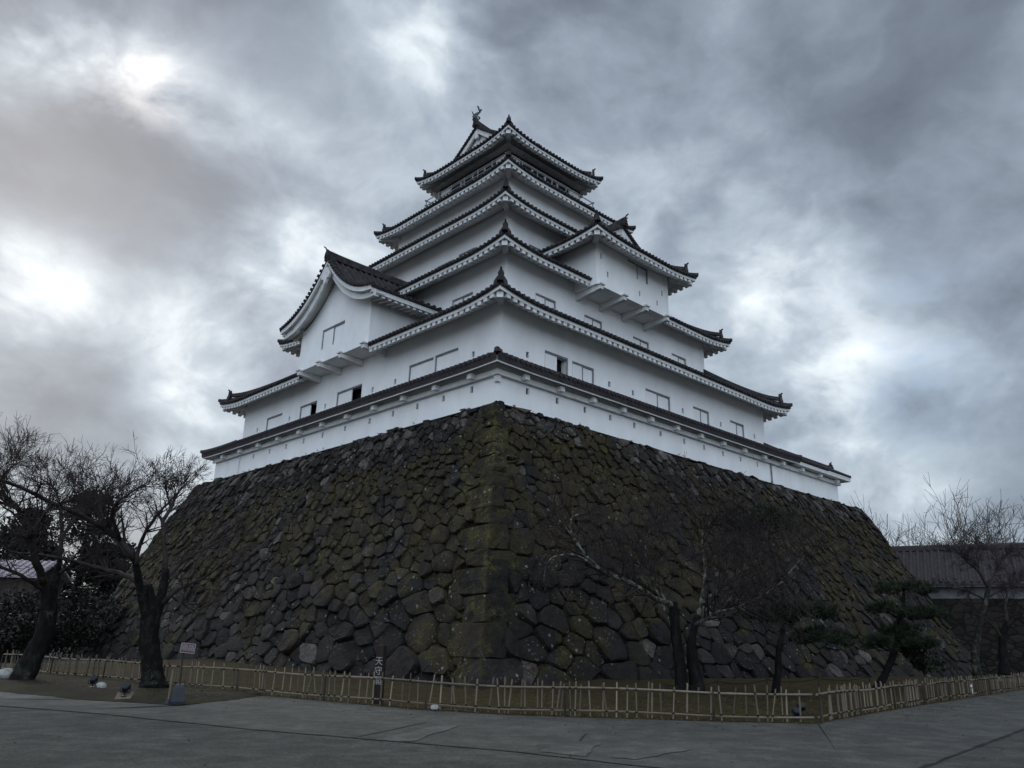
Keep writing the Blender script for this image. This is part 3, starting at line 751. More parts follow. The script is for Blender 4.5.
        # hip rafters
    def hips(s, parent, corners=(0, 1, 2, 3), orn=True, T=None, matr=None, eaveb=None):
        T = T or s.T; matr = matr or TILE
        # corner k lies at the start of edge k
        for k in corners:
            o, d, n, Ln = s.edges[k]; b = MB()
            side = (d-n).normalized()
            def line(t0, dz, upt, w, hh):
                m = 9; rings = []
                for j in range(m+1):
                    f = j/m; t = t0+(T-t0)*f**1.4; c = s.pt(k, max(t, 0), t, dz)+(d*t if t < 0 else Vector((0, 0, 0)))
                    c.z += upt*.85*max(0, 1-(t-t0)/.75)**2
                    rings.append([c-side*w+Vector((0, 0, -hh)), c+side*w+Vector((0, 0, -hh)), c+side*w*.8+Vector((0, 0, hh*.5)), c+side*w*.4+Vector((0, 0, hh)), c-side*w*.4+Vector((0, 0, hh)), c-side*w*.8+Vector((0, 0, hh*.5))])
                b.loft(rings); return rings
            line(-.08, .385, .09 if orn else .03, .13, .09)
            if orn:
                line(.45, .59, .11, .10, .11)
            b.build('hip_ridge', matr, parent, fixn=True)
            if orn:
                c = s.pt(k, .38, .38, .62+.16); out = -(d+n).normalized(); b = MB()
                fr = [(0, -.48), (.30, -.48), (.27, -.30), (.17, -.14), (.10, -.04), (.13, .05), (.10, .13), (.04, .20), (0, .23)]
                prof = fr+[(-x, z) for x, z in fr[::-1] if x > 0]
                b.loft([[c+side*x+Vector((0, 0, z))+out*w for x, z in prof] for w in (-.06, .08)])
                b.tube([c+out*.04+Vector((0, 0, .16)), c+out*.10+Vector((0, 0, .24)), c+out*.16+Vector((0, 0, .27))], [.05, .05, .035], 7)
                b.build('ridge_end_ornament', matr, parent, fixn=True)
            if eaveb is not None:
                p0 = s.pt(k, .18, .18, -.10); p1 = s.pt(k, s.Tw, s.Tw, -.07-s.h(s.Tw)*.25); ax = (p1-p0)/2
                eaveb.box((p0+p1)/2, ax, side*.13, Vector((0, 0, .15)))

def ring_roof(x0, x1, y0, y1, z, T, Tw, matr=None, plain=False, cut=None, **kw):
    r = Roof(x0, x1, y0, y1, z, T, Tw=Tw, **kw); b = MB(); r.cut = cut
    if plain: r.raf = False; r.drop = .25; r.flo = -.03
    r.tiles(b)
    ro = b.build('roof', matr or TILE, keep)
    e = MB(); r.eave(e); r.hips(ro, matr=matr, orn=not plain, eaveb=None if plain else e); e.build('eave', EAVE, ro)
    return r, ro

# level data: wall rectangles and eaves (x0,x1,y0,y1)
W0 = (0, 22.05, 0, 24.82)
W1 = (.74, 21.35, .74, 23.3)
E1 = (-.40, 22.45, -.40, 24.5)
W2 = (3.02, 19.05, 3.0, 21.1)
E2 = (1.83, 20.2, 1.88, 22.28)
W3 = (5.0, 17.2, 5.2, 19.3)
E3 = (3.72, 18.5, 4.0, 20.4)
W4 = (6.75, 15.4, 7.0, 17.4)
E4 = (5.62, 16.5, 5.95, 18.45)
W5 = (8.25, 14.6, 8.9, 15.2)
E5 = (7.0, 15.3, 7.55, 16.3)
Z1, Z2, Z3, Z4, Z5 = 14.2, 18.15, 22.1, 25.75, 29.4

hl0 = [gp(0, 0)]*0
def onx(px, py, x): d = ray(px, py); t = (x-CAM.x)/d.x; return CAM+d*t
def ony(px, py, y): d = ray(px, py); t = (y-CAM.y)/d.y; return CAM+d*t
LH0 = [(200+x*.3386, 230+y*.3386) for x, y in ((153, 708), (200, 697), (249, 682), (301, 667), (357, 651), (424, 631), (497, 609), (566, 590), (638, 569), (716, 546), (800, 521))]
RH0 = [(480+x*.3711, 230+y*.3711) for x, y in ((127, 478), (208, 500), (283, 523), (352, 545), (417, 565), (488, 585), (552, 604), (606, 622), (657, 637), (704, 650), (750, 664))]
LH1 = [(200+x*.3386, 230+y*.3386) for x, y in ((167, 605), (262, 570), (368, 533), (508, 485), (575, 460), (806, 381))]
RH1 = [(480+x*.3711, 230+y*.3711) for x, y in ((128, 349), (349, 428), (413, 451), (547, 498), (650, 536), (740, 567))]
h0l = [(onx(x, y, 0).y, 10.72) for x, y in LH0]; h0r = [(ony(x, y, 0).x, 10.72) for x, y in RH0]
h1l = [(onx(x, y, .74).y, 12.62) for x, y in LH1]; h1r = [(ony(x, y, .74).x, 12.62) for x, y in RH1]
storey(HB-.45, 11.85, *W0, [], [], h0l, h0r, name='base_wall')
storey(11.6, Z1+.72, *W1,
       [(18.59, 20.41, 12.2, 13.32, 'single'), (14.86, 16.62, 12.2, 13.3, 'half'), (10.64, 12.93, 12.12, 13.32, 'half'), (5.04, 6.84, 12.15, 13.34, 'single'), (3.36, 4.95, 12.15, 13.36, 'single')],
       [(3.32, 4.78, 12.45, 13.3, 'half'), (5.03, 6.5, 12.45, 13.27, 'closed'), (10.26, 12.25, 12.45, 13.27, 'closed'), (14.24, 15.7, 12.45, 13.26, 'closed'), (17.73, 19.15, 12.45, 13.25, 'closed')], h1l, h1r)
storey(15.2, Z2+.72, *W2, [(5.29, 6.84, 16.3, 17.32, 'closed')],
       [(4.95, 6.35, 16.3, 17.2, 'closed'), (8.42, 9.78, 16.3, 17.18, 'closed'), (12.32, 13.7, 16.3, 17.15, 'closed'), (15.8, 17.2, 16.3, 17.15, 'closed')])
storey(19.2, Z3+.72, *W3, [(9.5, 10.9, 20.3, 21.2, 'closed'), (7.6, 9.0, 20.3, 21.3, 'closed'), (13.5, 15.0, 20.3, 21.2, 'closed')], [(6.6, 8.0, 20.3, 21.2, 'closed')])
storey(23.0, Z4+.6, *W4, [(9.3, 10.8, 24.1, 25.0, 'closed'), (13.2, 14.7, 24.1, 25.0, 'closed')], [(8.6, 9.9, 24.1, 25.0, 'closed'), (11.5, 12.8, 24.1, 25.0, 'closed')])
# top storey with its band of glazed windows
gl = [(y, y+1.06, 28.30, 29.24, 'glass') for y in (9.9, 11.02, 12.14, 13.26)]
gr = [(x, x+1.06, 28.30, 29.24, 'glass') for x in (9.3, 10.42, 11.54, 12.66)]
storey(26.6, 30.2, *W5, gl, gr)
b = MB()
for (x0, x1, y0, y1) in ((W5[0]-.06, W5[1]+.06, W5[2]-.06, W5[3]+.06),):
    b.bx(x0, x1, y0, y0+.05, 29.31, 29.40); b.bx(x0, x1, y1-.05, y1, 29.31, 29.40); b.bx(x0, x0+.05, y0+.05, y1-.05, 29.31, 29.40); b.bx(x1-.05, x1, y0+.05, y1-.05, 29.31, 29.40)
b.build('dark_frieze_beam', DWOOD, keep)
# skirt roof (reddish tiles) over the base wall
rs_, ro_s = ring_roof(-.62, 22.6, -.62, 25.5, 11.42, 1.38, .62, matr=TILE_R, slope=.55, amp=.05, plain=True)
bk_ = MB()
for k in range(11):
    y = 1.2+k*2.2; bk_.bx(-.42, 0, y-.12, y+.12, 11.20, 11.40)
    x = 1.2+k*2.0; bk_.bx(x-.12, x+.12, -.42, 0, 11.20, 11.40)
bk_.bx(-.18, -.06, -.18, 24.9, 11.16, 11.36); bk_.bx(-.06, 22.1, -.18, -.06, 11.16, 11.36)
bk_.build('eave_bracket', EAVE, ro_s)
cpost = MB(); cpost.bx(-.10, .10, -.10, .10, 10.9, 11.5); cpost.build('corner_post', EAVE, keep)
pp = MB(); pp.tube([(20.34, -.06, 10.1), (20.34, -.06, 11.5)], .04, 8); pp.tube([(20.34, -.06, 11.5), (20.34, -.4, 11.62)], .04, 8); pp.build('drainpipe', RAILM, keep)
pp = MB(); pp.tube([(-.05, 21.55, 10.1), (-.05, 21.55, 11.5)], .03, 8); pp.build('drainpipe', EAVE, keep)
ring_roof(*E1, Z1, 3.5, 1.18, slope=.62, cut=(0, E1[3]-15.0, E1[3]-8.55))
ring_roof(*E2, Z2, 3.35, 1.16, slope=.62)
ring_roof(*E3, Z3, 3.1, 1.2, slope=.60)
ring_roof(*E4, Z4, 2.55, 1.15, slope=.50)

def ridge_bar(b, p0, p1, w, h, rise=.0, n=10):
    p0, p1 = Vector(p0), Vector(p1); d = (p1-p0).normalized(); s = Vector((-d.y, d.x, 0)); rings = []
    for k in range(n+1):
        f = k/n; c = p0.lerp(p1, f); c.z += rise*(2*f-1)**4
        rings.append([c-s*w, c+s*w, c+s*w*.9+Vector((0, 0, h*.75)), c+s*w*.5+Vector((0, 0, h)), c-s*w*.5+Vector((0, 0, h)), c-s*w*.9+Vector((0, 0, h*.75))])
    b.loft(rings)
def onigawara(b, c, out, sc=1.0):
    out = Vector(out); s = Vector((-out.y, out.x, 0)); c = Vector(c)
    fr = [(0, -.25), (.30, -.30), (.36, -.05), (.24, .12), (.26, .28), (.12, .40), (.10, .55), (.0, .62)]
    prof = fr+[(-x, z) for x, z in fr[::-1] if x > 0]
    b.loft([[c+s*x*sc+Vector((0, 0, z*sc))+out*w*sc for x, z in prof] for w in (-.09, .11)])
    b.tube([c+out*.1*sc+Vector((0, 0, .0)), c+out*.22*sc], [.16*sc, .10*sc], 10)
    b.tube([c+out*.05+Vector((0, 0, .5*sc)), c+out*.2*sc+Vector((0, 0, .66*sc)), c+out*.42*sc+Vector((0, 0, .74*sc))], [.07*sc, .065*sc, .05*sc], 7)

class Irimoya(Roof):
    """hip-and-gable roof: gable plane g metres inside the eaves at each end of the ridge axis"""
    def __init__(s, x0, x1, y0, y1, z, axis, g, **kw):
        s.axis, s.g = axis, g
        half = ((y1-y0) if axis == 'x' else (x1-x0))/2
        super().__init__(x0, x1, y0, y1, z, half, **kw)
        s.ends = (0, 2) if axis == 'x' else (1, 3); s.half = half
    def tmax(s, e, u, T):
        Ln = s.edges[e][3]; du = min(u, Ln-u)
        if e in s.ends: return min(s.g, du)
        return s.half if du > s.g-.35 else min(du, s.half)
    def lim(s, e, t):
        Ln = s.edges[e][3]
        if e in s.ends: t = min(t, s.g); return (max(t, 0), Ln-max(t, 0))
        a = max(0, t) if t < s.g-.3 else s.g-.35
        return (a, Ln-a)
def irimoya(x0, x1, y0, y1, z, axis, g, Tw, parent, name='roof', open_end=None, edges=(0, 1, 2, 3), corners=(0, 1, 2, 3), **kw):
    r = Irimoya(x0, x1, y0, y1, z, axis, g, Tw=Tw, **kw); b = MB()
    r.tiles(b, edges=edges, Tend={e: r.g for e in r.ends})
    ro = b.build(name, TILE, parent)
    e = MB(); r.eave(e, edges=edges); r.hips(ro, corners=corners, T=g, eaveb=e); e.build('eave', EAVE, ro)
    zr = z+r.h(r.half)+.30
    cx, cy = (x0+x1)/2, (y0+y1)/2
    ax = Vector((1, 0, 0)) if axis == 'x' else Vector((0, 1, 0)); sd_ = Vector((0, 1, 0)) if axis == 'x' else Vector((1, 0, 0))
    ln = (x1-x0 if axis == 'x' else y1-y0)/2; C0 = Vector((cx, cy, 0))
    for sg in (-1, 1):
        if open_end == sg: continue
        pl = C0+ax*sg*(ln-g); w = r.half-g; n = 10
        # gable wall (set back) and curved bargeboards
        gb = MB(); prof = []
        for k in range(-n, n+1):
            t = r.half-abs(k)/n*w; prof.append((k/n*w, z+r.h(t)+.22))
        zb = z+r.h(g)+.0
        q = [pl-ax*sg*.02+sd_*a+Vector((0, 0, zz_)) for a, zz_ in prof]+[pl-ax*sg*.02+sd_*w+Vector((0, 0, zb-.2)), pl-ax*sg*.02-sd_*w+Vector((0, 0, zb-.2))]
        q2 = [p-ax*sg*.1 for p in q]
        gb.loft([q, q2]); gb.build('gable_wall', PLASTER, ro, fixn=True)
        bb = MB()
        for half in (-1, 1):
            rings = []
            for k in range(n+1):
                t = r.half-k/n*(w+.15); c = pl+ax*sg*.20+sd_*(half*(k/n*(w+.15)))+Vector((0, 0, z+r.h(t)+.24)); dep = .34+.06*k/n
                rings.append([c+ax*sg*.06, c+ax*sg*.06+Vector((0, 0, -dep)), c-ax*sg*.06+Vector((0, 0, -dep)), c-ax*sg*.06])
            bb.loft(rings)
        bb.box(pl+ax*sg*.24+Vector((0, 0, z+r.h(r.half)-.25)), sd_*.13, ax*.06, Vector((0, 0, .26)))
        bb.build('bargeboard', EAVE, ro, fixn=True)
        # descending verge ridges on the tile slopes, with ornaments at their feet
        vr = MB()
        for half in (-1, 1):
            pts = []
            for k in range(n+1):
                t = r.half-k/n*(w+.05); pts.append(pl+ax*sg*.22+sd_*(half*(r.half-t))+Vector((0, 0, z+r.h(t)+.40)))
            rings = [[p-ax*.13+Vector((0, 0, -.12)), p+ax*.13+Vector((0, 0, -.12)), p+ax*.09+Vector((0, 0, .14)), p-ax*.09+Vector((0, 0, .14))] for p in pts]
            vr.loft(rings)
            vo = MB(); onigawara(vo, pts[-1]+Vector((0, 0, .1)), sd_*half, .55); vo.build('ridge_end_ornament', TILE, ro, fixn=True)
            # verge tile rolls seen from the gable side
            for k in range(16):
                t = r.half-(k+.5)/16*w; c = pl+ax*sg*.40+sd_*(half*(r.half-t))+Vector((0, 0, z+r.h(t)+.33)); vr.tube([c-ax*sg*.16, c], .075, 7)
        vr.build('verge_ridge', TILE, ro, fixn=True)
        on = MB(); onigawara(on, pl+ax*sg*.42+Vector((0, 0, zr+.18)), ax*sg, .62); on.build('ridge_end_ornament', TILE, ro, fixn=True)
    rb = MB(); e0 = ln-g+.38
    p0 = C0-ax*(e0 if open_end != -1 else ln)+Vector((0, 0, zr-.08)); p1 = C0+ax*(e0 if open_end != 1 else ln)+Vector((0, 0, zr-.08))
    ridge_bar(rb, p0, p1, .20, .46, .12); rb.build('main_ridge', TILE, ro, fixn=True)
    return r, ro, zr, p0, p1
r5, ro5, zr5, pa, pb_ = irimoya(*E5, Z5, 'x', 1.55, 1.25, keep, slope=.66, amp=.34, conc=.25)
so_ = MB(); x0, x1, y0, y1 = E5
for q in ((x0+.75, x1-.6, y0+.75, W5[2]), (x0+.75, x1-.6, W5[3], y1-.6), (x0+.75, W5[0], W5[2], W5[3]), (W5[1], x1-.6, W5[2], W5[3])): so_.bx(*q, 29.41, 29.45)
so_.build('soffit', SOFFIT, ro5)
for p, sg in ((pa, -1), (pb_, 1)):                             # tail-up fish finials
    c = p+Vector((-sg*.12, 0, .42)); X = Vector((sg, 0, 0)); Zv = Vector((0, 0, 1)); f = MB()
    sp = [c+X*.02, c+X*.20+Zv*.22, c+X*.16+Zv*.50, c-X*.02+Zv*.74, c-X*.20+Zv*.94, c-X*.26+Zv*1.08]
    f.tube(sp, [.20, .21, .17, .12, .07, .03], 8, flat=.75)
    for a, z_, s_ in ((-.32, 1.22, .3), (-.02, 1.30, .25)):
        t_ = c-X*.20+Zv*.96; e_ = c+X*a+Zv*z_
        f.loft([[t_-X*.05, t_+X*.07, e_+X*.07, e_-X*.06], [q+Vector((0, .04, 0)) for q in (t_-X*.05, t_+X*.07, e_+X*.07, e_-X*.06)]])
    f.loft([[c+X*.18+Zv*.42, c+X*.30+Zv*.40, c+X*.46+Zv*.66], [q+Vector((0, .05, 0)) for q in (c+X*.18+Zv*.42, c+X*.30+Zv*.40, c+X*.46+Zv*.66)]])
    f.loft([[c-X*.14+Zv*.30, c-X*.28+Zv*.52, c-X*.10+Zv*.62], [q+Vector((0, .05, 0)) for q in (c-X*.14+Zv*.30, c-X*.28+Zv*.52, c-X*.10+Zv*.62)]])
    f.build('fish_finial', BRONZE, ro5, fixn=True)
lr = MB(); pR = at(510, 127, 36.5)
lr.tube([(E5[0]+1.9, E5[2]+1.9, Z5+1.3), (E5[0]+1.9, E5[2]+1.9, Z5+3.1)], [.03, .012], 6); lr.build('lightning_rod', RAILM, keep)
# balcony and railing round the top storey
bl = MB(); x0, x1, y0, y1 = W5[0]-.68, W5[1]+.6, W5[2]-.68, W5[3]+.62
for q in ((x0, x1, y0, W5[2]), (x0, x1, W5[3], y1), (x0, W5[0], W5[2], W5[3]), (W5[1], x1, W5[2], W5[3])): bl.bx(*q, 26.95, 27.12)
bal = bl.build('balcony', DWOOD, keep)
rl = MB()
cs = [(x0, y0), (x1, y0), (x1, y1), (x0, y1)]
for (a, c) in zip(cs, cs[1:]+cs[:1]):
    A_, B_ = Vector((*a, 0)), Vector((*c, 0)); d = (B_-A_).normalized()
    for z_ in (28.22, 28.58): rl.tube([A_-d*.12+Vector((0, 0, z_)), B_+d*.12+Vector((0, 0, z_))], .032, 6)
    k = 6
    for i in range(k): p = A_.lerp(B_, i/k); rl.tube([p+Vector((0, 0, 27.1)), p+Vector((0, 0, 28.64))], .035, 6)
rl.build('railing', RAILM, bal)

# ---- left gabled bay: a concave gable facing the left, on corbels
bay = MB(); bx0, bx1, by0, by1 = -.45, 4.9, 8.55, 15.0; bz0, bz1 = 14.58, 16.8
RC, RH_, ZE, ZR = 11.70, 4.22, 16.64, 19.45
def gz(t):                                                      # concave slope height above the eave, t in from eave
    f = t/RH_; return (ZR-ZE)*(.27*f+.73*f**2.4)
wops = [(15.0-12.9, 15.0-10.8, 15.3, 16.35, .45)]
wall_face(bay, (bx0, by1, 0), (0, -1, 0), (-1, 0, 0), by1-by0, bz0, bz1, wops)
n = 14
top = [(bx0, by1-(by1-by0)*k/n, max(bz1, ZE+gz(RH_-abs(by1-(by1-by0)*k/n-RC))-.12)) for k in range(n+1)]
for p, q in zip(top, top[1:]): bay.poly([(p[0], p[1], bz1), (q[0], q[1], bz1), q, p])
wall_face(bay, (bx0, by0, 0), (1, 0, 0), (0, -1, 0), bx1-bx0, bz0, bz1, []); wall_face(bay, (bx1, by1, 0), (-1, 0, 0), (0, 1, 0), bx1-bx0, bz0, bz1, [])
bay.poly([(bx0, by0, bz0), (bx1, by0, bz0), (bx1, by1, bz0), (bx0, by1, bz0)])
bayo = bay.build('gabled_bay', PLASTER, keep)
window(bayo, (bx0, by1, 0), (0, -1, 0), (-1, 0, 0), wops[0][0], wops[0][1], 15.3, 16.35, 'closed')
for k in range(4):
    y = by0+.25+(by1-by0-.5)*k/3; c = MB()
    c.loft([[(-.58, y-.11, 14.36), (-.58, y-.11, 14.57), (.85, y-.11, 14.57), (.85, y-.11, 14.22), (.3, y-.11, 14.28)], [(-.58, y+.11, 14.36), (-.58, y+.11, 14.57), (.85, y+.11, 14.57), (.85, y+.11, 14.22), (.3, y+.11, 14.28)]])
    c.bx(-.66, -.40, y-.17, y+.17, 14.565, 14.64)
    c.build('corbel', EAVE, bayo, fixn=True)
rt = MB(); xf, xb = -1.25, 5.6; m = 14
for sg in (-1, 1):
    ids = []
    for k in range(m+1):
        t = RH_*k/m-.05*(k == 0); y = RC+sg*(RH_-t); zt = ZE+gz(max(0, t))+.30
        ids.append((rt.vert((xf, y, zt)), rt.vert((xb, y, zt))))
    for a, c in zip(ids, ids[1:]): rt.face(a[0], a[1], c[1], c[0])
    rt.poly([(xf, RC+sg*(RH_+.02), ZE+.30), (xb, RC+sg*(RH_+.02), ZE+.30), (xb, RC+sg*(RH_+.02), ZE+.2), (xf, RC+sg*(RH_+.02), ZE+.2)])
    k = int((xb-xf)/.36)
    for i in range(k+1):
        x = xf+.06+i*.36; rings = []
        for j in range(m+1):
            t = -.08+(RH_+.08)*j/m; y = RC+sg*(RH_-t); c = Vector((x, y, ZE+gz(max(0, t))+.30))
            rings.append([c+Vector((math.cos(a)*.10, 0, math.sin(a)*.12)) for a in (0, .8, 1.57, 2.35, 3.1416)])
        rt.loft(rings, close=False, cap=False)
        c = Vector((x, RC+sg*(RH_+.085), ZE+.30)); rt.poly([c+Vector((math.cos(a)*.09, 0, math.sin(a)*.09)) for a in [q*math.pi/4 for q in range(8)]])
    for j in range(22):                                         # verge tile rolls along the gable edge
        t = RH_*(j+.4)/22; y = RC+sg*(RH_-t); c = Vector((xf, y, ZE+gz(t)+.34)); rt.tube([c-Vector((.10, 0, 0)), c+Vector((.35, 0, 0))], .085, 7)
bro = rt.build('gable_roof', TILE, bayo)
ev = MB()
for sg in (-1, 1):
    y = RC+sg*RH_; s_ = -sg; ev = MB()
    ev.bx(xf+.1, xb, min(y+s_*.04, y+s_*.18), max(y+s_*.04, y+s_*.18), ZE-.02, ZE+.2)
    t1 = RH_-(by1-by0)/2-.02
    ev.poly([(xf+.1, y+s_*.15, ZE+.08), (xb, y+s_*.15, ZE+.08), (xb, y+s_*(t1+.1), ZE+.2), (xf+.1, y+s_*(t1+.1), ZE+.2)])
    for i in range(int((xb-xf)/RAF)):
        x = xf+.45+i*RAF; p0, p1 = Vector((x, y+s_*.1, ZE-.04)), Vector((x, y+s_*(t1+.1), ZE+.10)); ev.box((p0+p1)/2, (p1-p0)/2, (.085, 0, 0), (0, 0, .085))
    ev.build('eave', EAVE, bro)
bb = MB()
for lay, (dx, dep, dz) in enumerate(((-1.20, .22, .22), (-1.0, .54, .06))):     # stepped bargeboards
    for sg in (-1, 1):
        rings = []
        for k in range(m+1):
            t = RH_*(1-k/m)+.02; y = RC+sg*(RH_-t+.02*lay); z_ = ZE+gz(t)+dz+(.10*(k/m)**6); w = dep*(1+.15*(k/m)**3)*(1-.45*(k/m)**1.5*(lay > 0))
            rings.append([(dx-.05, y, z_), (dx-.05, y, z_-w), (dx+.07, y, z_-w), (dx+.07, y, z_)])
        bb.loft(rings)
# soffit under the overhanging gable
for sg in (-1, 1):
    for k in range(m):
        P4 = []
        for kk in (k, k+1):
            t = RH_*(1-kk/m); y = RC+sg*(RH_-t); P4.append((y, ZE+gz(t)+.02))
        bb.poly([(-1.1, P4[0][0], P4[0][1]), (-.42, P4[0][0], P4[0][1]), (-.42, P4[1][0], P4[1][1]), (-1.1, P4[1][0], P4[1][1])])
bb.build('bargeboard', EAVE, bro, fixn=True)
pn = MB(); px_ = -1.30                                          # carved pendant at the apex
pr = [(0, .1), (.22, .05), (.30, -.18), (.42, -.34), (.30, -.52), (.16, -.50), (.10, -.72), (0, -.82)]
prof = pr+[(-a, z_) for a, z_ in pr[::-1] if a > 0]
pn.loft([[(px_, RC+a, ZR-.35+z_) for a, z_ in prof], [(px_+.12, RC+a, ZR-.35+z_) for a, z_ in prof]]); pn.build('gable_pendant', EAVE, bro, fixn=True)
rg = MB(); ridge_bar(rg, (xf-.05, RC, ZR+.22), (xb, RC, ZR+.22), .18, .40, .06); rg.build('main_ridge', TILE, bro, fixn=True)
on = MB(); onigawara(on, (xf-.06, RC, ZR+.42), (-1, 0, 0), .55); on.build('ridge_end_ornament', TILE, bro, fixn=True)

# ---- right projecting bay with hip-and-gable roof
rx0, rx1, ry0, ry1, rz0, rz1 = 7.6, 13.5, 1.5, 6.0, 18.1, 20.65
rb_ = MB(); rops = [(10.05-rx0, 11.75-rx0, 19.45, 20.35, .45)]
rlh = [(7.95, 19.55), (8.45, 18.72), (11.0, 18.55), (12.95, 19.2), (12.5, 18.5)]
rops2 = rops+[(x-rx0-.06, x-rx0+.06, z_, z_+.3, .28) for x, z_ in rlh]
wall_face(rb_, (rx0, ry0, 0), (1, 0, 0), (0, -1, 0), rx1-rx0, rz0, rz1, rops2)
wall_face(rb_, (rx0, ry1, 0), (0, -1, 0), (-1, 0, 0), ry1-ry0, rz0, rz1, []); wall_face(rb_, (rx1, ry0, 0), (0, 1, 0), (1, 0, 0), ry1-ry0, rz0, rz1, [])
rb_.poly([(rx0, ry0, rz0), (rx1, ry0, rz0), (rx1, ry1, rz0), (rx0, ry1, rz0)])
rbo = rb_.build('projecting_bay', PLASTER, keep)
window(rbo, (rx0, ry0, 0), (1, 0, 0), (0, -1, 0), rops[0][0], rops[0][1], 19.45, 20.35, 'closed')
for x, z_ in rlh: loophole(rbo, (rx0, ry0, 0), (1, 0, 0), (0, -1, 0), x-rx0-.07, z_)
for k in range(4):
    x = rx0+.25+(rx1-rx0-.5)*k/3; c = MB()
    pf = [(ry0-.12, 17.88), (ry0-.12, 18.09), (3.1, 18.09), (3.1, 17.68), (2.5, 17.76)]
    c.loft([[(x-.11, y, z_) for y, z_ in pf], [(x+.11, y, z_) for y, z_ in pf]]); c.bx(x-.17, x+.17, ry0-.22, ry0+.04, 18.085, 18.16)
    c.build('corbel', EAVE, rbo, fixn=True)
irimoya(6.42, 14.62, .42, 8.2, 20.0, 'y', 2.0, 1.05, rbo, name='bay_roof', open_end=1, edges=(0, 1, 2), corners=(1, 2), slope=.56, amp=.24, conc=.2)

# windows keep their shutters one level down at most
for ob in list(keep.children):
    fix_depth_children(ob) if False else None
# thing > part > sub-part: lift windows/loopholes of walls to parts of the keep
for wname in ('storey_wall', 'base_wall', 'gabled_bay', 'projecting_bay'):
    for ob in [o for o in keep.children if o.name.split('.')[0] == wname]:
        for ch in list(ob.children):
            if ch.name.split('.')[0] in ('window', 'loophole', 'gable_roof', 'bay_roof'): ch.parent = keep

# ------------------------------------------------------------------ parapet wall right of the keep
pw = thing('parapet_wall', (25.3, .6, HB), 'low white plaster wall with reddish tiled coping running right from the keep foot', 'wall')
b = MB(); b.bx(22.06, 28.5, 0, 1.2, HB-.45, 11.6); b.build('wall_body', PLASTER, pw)
b = MB(); ev = MB(); evs = []
for sg, yE in ((-1, -.62), (1, 1.82)):
    x0, x1 = 22.62, 29.15; rows_ = []
    for j in range(4):
        t = 1.22*j/3; rows_.append((b.vert((x0, yE-sg*t, 11.72+.55*t)), b.vert((x1, yE-sg*t, 11.72+.55*t))))
    for a, c in zip(rows_, rows_[1:]): b.face(a[0], a[1], c[1], c[0])
    b.poly([(x0, yE, 11.72), (x1, yE, 11.72), (x1, yE, 11.63), (x0, yE, 11.63)])
    for i in range(int((x1-x0)/RIB)):
        x = x0+.12+i*RIB; rings = []
        for j in range(3):
            t = -.06+1.28*j/2; c = Vector((x, yE-sg*t, 11.72+.55*t)); rings.append([c+Vector((math.cos(a)*.075, 0, math.sin(a)*.08)) for a in (0, .8, 1.57, 2.35, 3.1416)])
        b.loft(rings, close=False, cap=False); c = Vector((x, yE+sg*.065, 11.72)); b.poly([c+Vector((math.cos(a)*.085, 0, math.sin(a)*.085)) for a in [q*math.pi/4 for q in range(8)]])
    ev.bx(x0, x1-.05, min(yE-sg*.03, yE-sg*.62), max(yE-sg*.03, yE-sg*.62), 11.42, 11.62)
    evs.append(ev); ev = MB()
    if sg < 0:
        ev = evs[0]
        for k in range(3): ev.bx(23.4+k*2.2-.12, 23.4+k*2.2+.12, -.42, 0, 11.20, 11.41)
        ev.bx(22.06, 28.6, -.18, -.002, 11.16, 11.36); ev = MB()
ridge_bar(b, (22.62, .6, 12.32), (29.2, .6, 12.32), .15, .22)
onigawara(b, (29.15, .6, 12.5), (1, 0, 0), .5)
cop = b.build('tiled_coping', TILE_R, pw)
for ev in evs: ev.build('eave', EAVE, cop)

